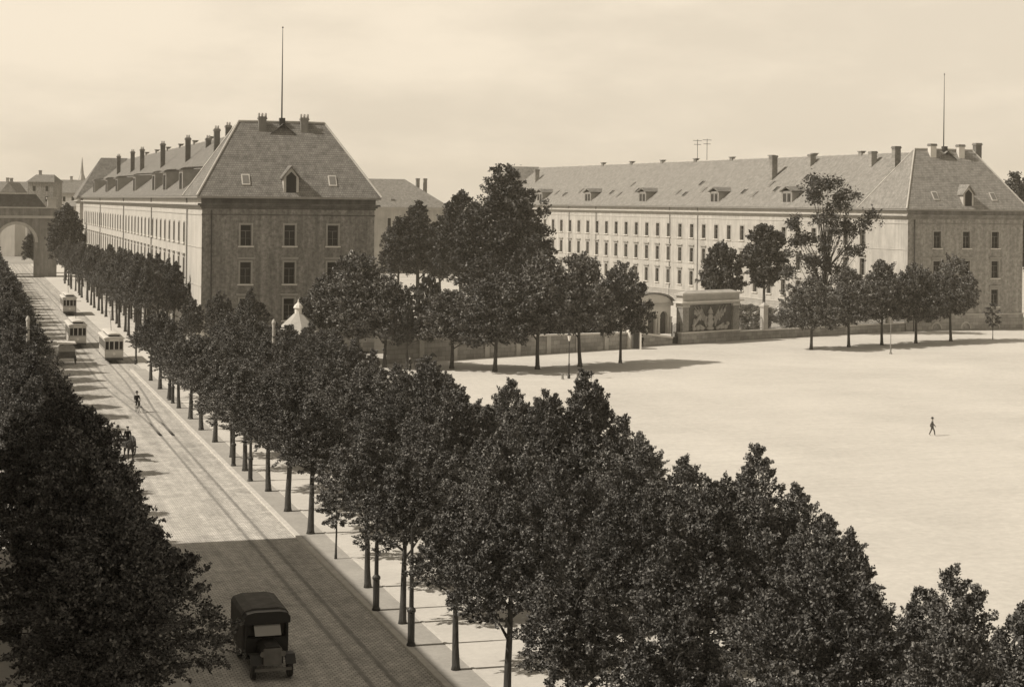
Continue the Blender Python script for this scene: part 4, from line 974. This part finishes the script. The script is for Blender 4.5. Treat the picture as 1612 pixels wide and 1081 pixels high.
# ------------------------------------------------------------------ people and animals
def skin(name, J, E, mt, par, sub=1):
    me = bpy.data.meshes.new(name); ks = list(J); me.from_pydata([J[k][0] for k in ks], [(ks.index(a), ks.index(b_)) for a, b_ in E], [])
    o = link(name, me, par); me.materials.append(mt)
    md = o.modifiers.new('skin', 'SKIN'); md.use_smooth_shade = True
    for i, k in enumerate(ks):
        r_ = J[k][1]; me.skin_vertices[0].data[i].radius = (r_, r_) if not isinstance(r_, tuple) else r_
        me.skin_vertices[0].data[i].use_root = (i == 0)
    if sub: o.modifiers.new('subdivision', 'SUBSURF').levels = sub; o.modifiers[-1].render_levels = sub
    return o
def person(label, loc, rz, coat='cloth_dark', legs='cloth_dark', sit=False, stride=.0, arms=.1, h=1.7, hat='cap', skirt=False, group=None, reach=0.0):
    t = thing('person', label, 'person', loc, rz, group); t.scale = (h/1.7,)*3
    pz = .92 if not sit else .12
    J = {'pelvis': ((0, 0, pz), .11), 'waist': ((0, 0, pz+.16), .10), 'chest': ((0, -.01, pz+.38), (.15, .12)), 'neck': ((0, 0, pz+.56), .052), 'jaw': ((0, -.02, pz+.63), .075), 'head': ((0, -.005, pz+.72), .098), 'crown': ((0, .005, pz+.79), .075), 'nose': ((0, -.115, pz+.68), .014)}
    E = [('pelvis', 'waist'), ('waist', 'chest'), ('chest', 'neck'), ('neck', 'jaw'), ('jaw', 'head'), ('head', 'crown'), ('jaw', 'nose')]
    T = {}; TE = []; C = {'c0': ((0, 0, pz-.05), .14), 'c1': ((0, 0, pz+.16), .135), 'c2': ((0, -.01, pz+.38), (.18, .145)), 'c3': ((0, 0, pz+.5), .10)}; CE = [('c0', 'c1'), ('c1', 'c2'), ('c2', 'c3')]
    T['pel'] = ((0, 0, pz-.02), .125)
    for s, n in ((-1, 'l'), (1, 'r')):
        st = stride*s
        sh = (s*.19, 0, pz+.47); el = (s*.24, .04-st*.35-reach*.12, pz+.2+reach*.05); wr = (s*.23, -.06-st*.6-reach*.38, pz-.02+reach*.14); pa = (wr[0], wr[1]-.03-reach*.05, wr[2]-.07*(1-reach))
        J.update({n+'sh': (sh, .06), n+'el': (el, .043), n+'wr': (wr, .03), n+'pa': (pa, (.035, .02))})
        E += [('chest', n+'sh'), (n+'sh', n+'el'), (n+'el', n+'wr'), (n+'wr', n+'pa')]
        for k in range(4):
            f1 = (pa[0]+(k-1.5)*.016, pa[1]-.01-.02*reach, pa[2]-.05-.006*(1.5-abs(k-1.5))); f2 = (f1[0], f1[1]-.015, f1[2]-.035+.008*(k == 3))
            J.update({f'{n}f{k}': (f1, .009), f'{n}g{k}': (f2, .008)}); E += [(n+'pa', f'{n}f{k}'), (f'{n}f{k}', f'{n}g{k}')]
        J[n+'th'] = ((pa[0]-s*.035, pa[1]-.03, pa[2]-.02), .009); E.append((n+'pa', n+'th'))
        C.update({n+'s': (sh, .075), n+'e': (el, .058), n+'w': (wr, .047)}); CE += [('c2', n+'s'), (n+'s', n+'e'), (n+'e', n+'w')]
        if sit: hp, kn, an, to = (s*.1, -.02, pz), (s*.13, -.42, pz+.02), (s*.13, -.46, pz-.40), (s*.13, -.6, pz-.44)
        else: hp, kn, an, to = (s*.1, 0, pz-.04), (s*.11, -.04+st*.35, .50), (s*.11, .02+st*.62, .085+abs(st)*.06*(st > 0)), (s*.12, -.13+st*.62, .04)
        J.update({n+'hp': (hp, .088), n+'kn': (kn, .06), n+'an': (an, .04), n+'to': (to, .036)}); E += [('pelvis', n+'hp'), (n+'hp', n+'kn'), (n+'kn', n+'an'), (n+'an', n+'to')]
        T.update({n+'h': (hp, .105), n+'k': (kn, .08), n+'a': (an, .062)}); TE += [('pel', n+'h'), (n+'h', n+'k'), (n+'k', n+'a')]
    skin('body', J, E, M['skin'], t)
    skin('coat', C, CE, M[coat], t)
    if skirt: MB().lathe([(.34, .12), (.27, .5), (.16, .95)], 14).build('skirt', M[legs], t, smooth=True)
    else: skin('trousers', T, TE, M[legs], t)
    z = pz+.77
    if hat == 'cap': b = MB(); b.ell((0, .005, z+.03), .125, .13, .06, 12, 6); b.ell((0, -.11, z), .08, .06, .012, 10, 4); b.build('cap', M['cloth_dark'], t, smooth=True)
    elif hat == 'hat': b = MB(); b.lathe([(.19, z), (.19, z+.02), (.11, z+.03), (.10, z+.14), (.03, z+.16)], 14); b.build('hat', M['cloth_dark'], t, smooth=True)
    return t
def horse(label, loc, rz, s=1.0):
    t = thing('horse', label, 'horse', loc, rz); t.scale = (s,)*3       # head towards -y
    J = {'belly': ((0, .05, 1.12), (.29, .31)), 'croup': ((0, .62, 1.25), (.26, .27)), 'tail0': ((0, .88, 1.25), .07), 'tail1': ((0, 1.02, .9), .06), 'tail2': ((0, 1.0, .55), .03),
         'chest': ((0, -.52, 1.15), (.25, .32)), 'neck0': ((0, -.82, 1.42), (.14, .2)), 'neck1': ((0, -1.05, 1.72), (.11, .14)), 'poll': ((0, -1.15, 1.88), .10), 'cheek': ((0, -1.3, 1.76), (.085, .11)), 'muzzle': ((0, -1.55, 1.50), .065)}
    E = [('belly', 'croup'), ('croup', 'tail0'), ('tail0', 'tail1'), ('tail1', 'tail2'), ('belly', 'chest'), ('chest', 'neck0'), ('neck0', 'neck1'), ('neck1', 'poll'), ('poll', 'cheek'), ('cheek', 'muzzle')]
    for q_, n in ((-1, 'l'), (1, 'r')):
        J.update({n+'e': ((q_*.06, -1.13, 2.02), .025), n+'el': ((q_*.16, -.55, .92), .105), n+'kn': ((q_*.15, -.60-.06*q_, .52), .06), n+'fe': ((q_*.15, -.58-.1*q_, .16), .045), n+'ho': ((q_*.15, -.62-.1*q_, .05), .065),
                  n+'st': ((q_*.17, .45, .95), .13), n+'hk': ((q_*.15, .82+.05*q_, .56), .065), n+'ft': ((q_*.15, .75+.08*q_, .16), .045), n+'hf': ((q_*.15, .70+.08*q_, .05), .065)})
        E += [('poll', n+'e'), ('chest', n+'el'), (n+'el', n+'kn'), (n+'kn', n+'fe'), (n+'fe', n+'ho'), ('croup', n+'st'), (n+'st', n+'hk'), (n+'hk', n+'ft'), (n+'ft', n+'hf')]
    skin('body', J, E, M['horse'], t)
    b = MB(); b.tube([(0, -.72, 1.66), (0, -.92, 1.86), (0, -1.08, 2.0)], [.05, .06, .03], 6); b.build('mane', M['dark'], t)
    b = MB(); b.ring((0, -.62, 1.3), (0, 1, .5), .33, .05, 18, 6); b.build('collar', M['dark'], t)
    return t
person('small lone figure walking across the empty sunlit square', P(1467.5, 685.5), R(80), 'cloth_grey', 'cloth_grey', stride=.42, h=1.45, hat='hat')
# cyclist on the street
q = P(216, 648.5)
t = thing('bicycle', 'black bicycle under the lone rider on the street', 'bicycle', q, R(25))
for y in (-.52, .52):
    w_ = MB().ring((0, y, .35), (1, 0, 0), .33, .02, 22, 6).build('tyre', M['dark'], t)
    b = MB()
    for k in range(10): b.tube([(0, y, .35), (0, y+.32*math.cos(k*.628), .35+.32*math.sin(k*.628))], .004, 4)
    b.build('spokes', M['iron_grey'], w_)
b = MB()
for a, c in (((0, -.45, .85), (0, .15, .85)), ((0, -.42, .75), (0, .0, .30)), ((0, .2, .92), (0, .0, .30)), ((0, .0, .30), (0, .52, .35)), ((0, .17, .82), (0, .52, .35)), ((0, -.38, .98), (0, -.52, .35))): b.tube([a, c], .02, 6)
b.build('frame', M['dark'], t)
MB().tube([(-.28, -.22, 1.0), (-.24, -.4, 1.02), (.24, -.4, 1.02), (.28, -.22, 1.0)], .015, 6).build('handlebar', M['dark'], t)
MB().ell((0, .22, .95), .09, .15, .04).build('saddle', M['dark'], t)
pr = person('cyclist in dark coat and hat riding on the street between the rails and trees', q + Vector((0, 0, .86)) + Vector((math.sin(R(25))*-.2, math.cos(R(25))*.2, 0)), R(25), sit=True, hat='hat', reach=.9, h=1.68)
# horse cart with two men
q = P(203, 724); cr = PHI + R(8)
t = thing('cart', 'two-wheeled dark cart with a low box beside the left-hand trees', 'cart', q + Vector((math.sin(cr)*-2.2, math.cos(cr)*2.2, 0)), cr)
b = MB(); b.box(-.75, .75, -.9, 1.1, .85, .95); b.box(-.78, -.72, -.9, 1.1, .95, 1.4); b.box(.72, .78, -.9, 1.1, .95, 1.4); b.box(-.72, .72, 1.04, 1.1, .95, 1.4); b.build('box', M['wood'], t)
b = MB(); b.box(-.72, .72, -.35, .05, 1.25, 1.33); b.build('seat', M['wood'], t)
b = MB(); b.tube([(-.4, -.9, .9), (-.42, -3.0, 1.05)], .045, 6); b.tube([(.4, -.9, .9), (.42, -3.0, 1.05)], .045, 6); b.build('shafts', M['wood'], t)
for x in (-.88, .88): wheel(t, (x, .1, .7), .68, .09, 12)
base = t.location
def on_cart(x, y, z): return base + Vector((math.cos(cr)*x - math.sin(cr)*y, math.sin(cr)*x + math.cos(cr)*y, z))
person('man in dark coat and hat on the cart seat, the one nearer the trees', on_cart(-.36, -.15, 1.27), cr, sit=True, hat='hat', reach=.7, h=1.75)
person('man in dark clothes and cap on the cart seat, the one nearer the rails', on_cart(.36, -.15, 1.25), cr, sit=True, hat='cap', reach=.5, h=1.68)
horse('dark horse in the shafts of the cart by the left trees', on_cart(0, -2.1, 0), cr, .95)
# horse and walker by the wall
horse('dark horse standing before the boundary wall beyond the limes', P(666, 583), R(100), 1.0)
person('person standing beside the horse before the boundary wall', P(645, 585.5), R(60), hat='hat')
person('figure in dark clothes standing by the sentry box near the loggia', P(1010.5, 548), R(-20), hat='cap', stride=.15)

# ------------------------------------------------------------------ town gate and far town
gp = S(334, 4.2); t = thing('town_gate', 'tall grey stone town gate with round arch at the far end of the street', 'gate', (gp.x, gp.y, 0), PHI)
b = MB(); b.prism(arch_poly(-40, 0, 0, 14.2, [(-32, 3, 7.5), (-22, 3, 7.5), (-9.4, 4.3, 8.4)], 14), 'y', 0, 8); b.build('wall', M['stone_dark'], t)
b = MB(); b.box(-41, .6, -.6, 8.6, 14.2, 14.8); b.build('cornice', M['stone'], t)
b = MB(); b.box(-40, -.4, .2, 7.8, 14.8, 16.6); b.build('attic', M['stone_dark'], t)
b = MB(); b.box(-40.3, 0, -.1, 8.1, 16.6, 16.9); b.build('coping', M['stone'], t)
b = MB(); b.prism([(-39.5, 16.9), (-2.5, 16.9), (-5, 20.0), (-39.5, 20.0)], 'y', 1.2, 7); b.build('roof', M['roof'], t)
b = MB(); b.box(-2.2, -.2, .6, 3, 16.9, 18.9); b.box(-2.5, .1, .3, 3.3, 18.9, 19.3); b.build('pinnacle', M['stone'], t)
b = MB(); n = 14
for k in range(n):
    a0, a1 = PI*k/n, PI*(k+1)/n; cx, rr, zs = -9.4, 4.3, 8.4
    b.add([(cx-rr*math.cos(a), -.12, zs+rr*math.sin(a)) for a in (a0, a1)] + [(cx-(rr+.7)*math.cos(a), -.12, zs+(rr+.7)*math.sin(a)) for a in (a1, a0)] + [(cx-rr*math.cos(a), .01, zs+rr*math.sin(a)) for a in (a0, a1)] + [(cx-(rr+.7)*math.cos(a), .01, zs+(rr+.7)*math.sin(a)) for a in (a1, a0)], [(0, 1, 2, 3), (0, 1, 5, 4), (3, 2, 6, 7), (1, 2, 6, 5), (0, 3, 7, 4)])
b.build('archivolt', M['stone'], t)

def house(x0, x1, yr, ye, Y, dep, label, hipr=.0, wm='plaster_right', gable=False, rm='roof'):
    a, c = at(x0, ye, Y), at(x1, ye, Y); e = (a.z+c.z)/2; r_ = at((x0+x1)/2, yr, Y).z; w = c.x-a.x
    t = thing('town_house', label, 'house', (a.x, Y, 0), 0)
    b = MB(); b.box(0, w, 0, dep, 0, e); b.build('wall', M[wm], t)
    b = MB(); o = .5; hp = hipr*w
    if gable: b.prism([(-o, e), (w+o, e), (w/2, r_)], 'y', -o, dep+o)
    else: b.add([(-o, -o, e), (w+o, -o, e), (w+o, dep+o, e), (-o, dep+o, e), (hp, dep/2, r_), (w-hp, dep/2, r_)], [(0, 1, 5, 4), (1, 2, 5), (2, 3, 4, 5), (3, 0, 4), (3, 2, 1, 0)])
    b.build('roof', M[rm], t)
    n = max(2, int(w/3.2))
    for k in range(n):
        for z in (e-3.2, e-6.8):
            b = MB(); x = w*(k+.5)/n; b.box(x-.5, x+.5, -.03, -.005, z, z+1.8); b.build('window', M['glass'], t)
    chimney(t, w*.3, dep/2, r_+1.6, r_-2, .9, .8, 'stone_brick', 0)
    return t
house(-60, 150, 286, 303, 640, 14, 'long low tiled roof stretching behind the town gate')
house(44, 84, 274.5, 286.5, 600, 12, 'house with a raised hipped roof standing out above the town roofs', .14, 'plaster_dark')
house(3, 24, 287, 303, 560, 12, 'house with pale pointed gable at the left edge of the town', 0, 'plaster', True)
house(86, 150, 283, 318, 700, 14, 'broad far roof just left of the long barracks')
house(100, 150, 316, 325, 520, 10, 'low pale-walled house left of the long barracks eaves', 0, 'plaster', False, 'roof_pale')
q = at(129, 284, 950); t = thing('church', 'faint distant church spire above the town roofs left of the long barracks', 'church', (q.x, 950, 0), 0)
b = MB(); b.box(-2.6, 2.6, -2.6, 2.6, 0, 29); b.build('tower', M['stone'], t); b = MB(); b.lathe([(2.4, 29), (1.0, 33), (.1, 42)], 8); b.build('spire', M['zinc'], t); b = MB(); b.box(-4, 4, 2.6, 30, 0, 16); b.prism([(-4.6, 16), (4.6, 16), (0, 23)], 'y', 2.6, 30); b.build('nave', M['roof'], t)

# the tall house on the left, on the street side of the camera, whose shade lies across the street
hp = S(1.2, -21); t = thing('apartment_house', 'tall apartment house out of view on the left whose shade crosses the street', 'house', (hp.x, hp.y, 0), PHI)
holes = [(-k*3.4-2.6, -k*3.4-1.3, z, z+2.1) for k in range(30) for z in (1.2, 5.2, 9.2, 13.2, 17.0)]
b = MB(); facade(b, lambda a, z, d: (-d, a, z), (-130, 0), (0, 20.6), holes, .25); b.quad((0, 0, 0), (-14, 0, 0), (-14, 0, 20.6), (0, 0, 20.6)); b.quad((-14, 0, 0), (-14, -130, 0), (-14, -130, 20.6), (-14, 0, 20.6)); b.quad((0, -130, 0), (-14, -130, 0), (-14, -130, 20.6), (0, -130, 20.6)); b.build('wall', M['plaster_right'], t)
b = MB(); b.box(-14.4, .4, -130.4, .4, 20.6, 21.2); b.build('cornice', M['stone'], t)
b = MB(); b.add([(.2, .2, 21.2), (-14.2, .2, 21.2), (-14.2, -130, 21.2), (.2, -130, 21.2), (-3.5, -.5, 22.2), (-11, -.5, 22.2), (-11, -130, 22.2), (-3.5, -130, 22.2)], [(0, 1, 5, 4), (1, 2, 6, 5), (2, 3, 7, 6), (3, 0, 4, 7), (4, 5, 6, 7)]); b.build('roof', M['zinc'], t)
b = MB()
for a0, a1, z0, z1 in holes[:100]: b.quad((-.24, a0, z0), (-.24, a1, z0), (-.24, a1, z1), (-.24, a0, z1))
w_ = b.build('window', M['glass'], t); w_['kind'] = 'stuff'

# ------------------------------------------------------------------ summer haze
if HAZE:
    b = MB(); b.box(-700, 700, -160, 1100, -1.2, 46); hz = b.build('haze', []); tag(hz, kind='stuff')
    hm = bpy.data.materials.new('haze_air'); hm.use_nodes = True; n_ = hm.node_tree; n_.nodes.remove(n_.nodes['Principled BSDF'])
    pv = n_.nodes.new('ShaderNodeVolumePrincipled'); pv.inputs['Density'].default_value = HAZE; pv.inputs['Color'].default_value = (1, .92, .76, 1); pv.inputs['Anisotropy'].default_value = -.15
    n_.links.new(pv.outputs[0], n_.nodes['Material Output'].inputs['Volume']); hz.data.materials.append(hm)
# ------------------------------------------------------------------ daylight
AZ = R(16.0)                  # shadows fall along this bearing (from +X towards +Y)
EL = R(45.0)
sd = bpy.data.lights.new('sun', 'SUN'); so = bpy.data.objects.new('sun', sd); col.objects.link(so)
sd.energy = SUN_E; sd.angle = R(.6); sd.color = (1.0, .91, .785)
dirv = Vector((math.cos(AZ)*math.cos(EL), math.sin(AZ)*math.cos(EL), -math.sin(EL)))
so.rotation_euler = dirv.to_track_quat('-Z', 'Y').to_euler(); so.location = (-60, -20, 80)

w = bpy.data.worlds.new('World'); scene.world = w; w.use_nodes = True
nt = w.node_tree; bg = nt.nodes['Background']
sky = nt.nodes.new('ShaderNodeTexSky'); sky.sky_type = 'NISHITA'; sky.sun_disc = False
sky.sun_elevation = EL; sky.sun_rotation = math.atan2(-dirv.x, -dirv.y); sky.dust_density = 3.0; sky.air_density = 1.0
bw = nt.nodes.new('ShaderNodeRGBToBW'); nt.links.new(sky.outputs[0], bw.inputs[0])
tc = nt.nodes.new('ShaderNodeTexCoord'); mp = nt.nodes.new('ShaderNodeMapping'); mp.inputs['Scale'].default_value = (1, 1, 3.2); mp.inputs['Location'].default_value = (.35, .1, .2)
nt.links.new(tc.outputs['Generated'], mp.inputs['Vector'])
no = nt.nodes.new('ShaderNodeTexNoise'); no.inputs['Scale'].default_value = 4.2; no.inputs['Detail'].default_value = 9; no.inputs['Roughness'].default_value = .58
nt.links.new(mp.outputs[0], no.inputs['Vector'])
mr = nt.nodes.new('ShaderNodeMapRange'); mr.inputs[1].default_value = .40; mr.inputs[2].default_value = .68; mr.inputs[3].default_value = .93; mr.inputs[4].default_value = 1.10
mr.interpolation_type = 'SMOOTHSTEP'
nt.links.new(no.outputs['Fac'], mr.inputs[0])
# thin cloud veil evens the sky out: mix the clear-sky luminance with a constant veil
mv = nt.nodes.new('ShaderNodeMix'); mv.data_type = 'FLOAT'; mv.inputs[0].default_value = .72; mv.inputs[3].default_value = VEIL
nt.links.new(bw.outputs[0], mv.inputs[2])
# the veil is thick low down and thins towards the zenith
sp = nt.nodes.new('ShaderNodeSeparateXYZ'); nt.links.new(tc.outputs['Generated'], sp.inputs[0])
vz = nt.nodes.new('ShaderNodeMapRange'); vz.interpolation_type = 'SMOOTHSTEP'; vz.inputs[1].default_value = .14; vz.inputs[2].default_value = .55; vz.inputs[3].default_value = VEIL; vz.inputs[4].default_value = VEIL*.4
nt.links.new(sp.outputs['Z'], vz.inputs[0]); nt.links.new(vz.outputs[0], mv.inputs[3])
ml = nt.nodes.new('ShaderNodeMath'); ml.operation = 'MULTIPLY'; nt.links.new(mv.outputs[0], ml.inputs[0]); nt.links.new(mr.outputs[0], ml.inputs[1])
cs = nt.nodes.new('ShaderNodeVectorMath'); cs.operation = 'SCALE'; cs.inputs[0].default_value = (1.0, .875, .695)
nt.links.new(ml.outputs[0], cs.inputs['Scale']); nt.links.new(cs.outputs[0], bg.inputs['Color'])
bg.inputs['Strength'].default_value = .1

scene.view_settings.view_transform = 'Standard'; scene.view_settings.look = 'None'; scene.view_settings.exposure = EXPO; scene.view_settings.gamma = 1
scene.cycles.max_bounces = 5; scene.cycles.diffuse_bounces = 3; scene.cycles.glossy_bounces = 2; scene.cycles.transparent_max_bounces = 4
scene.cycles.volume_bounces = 0
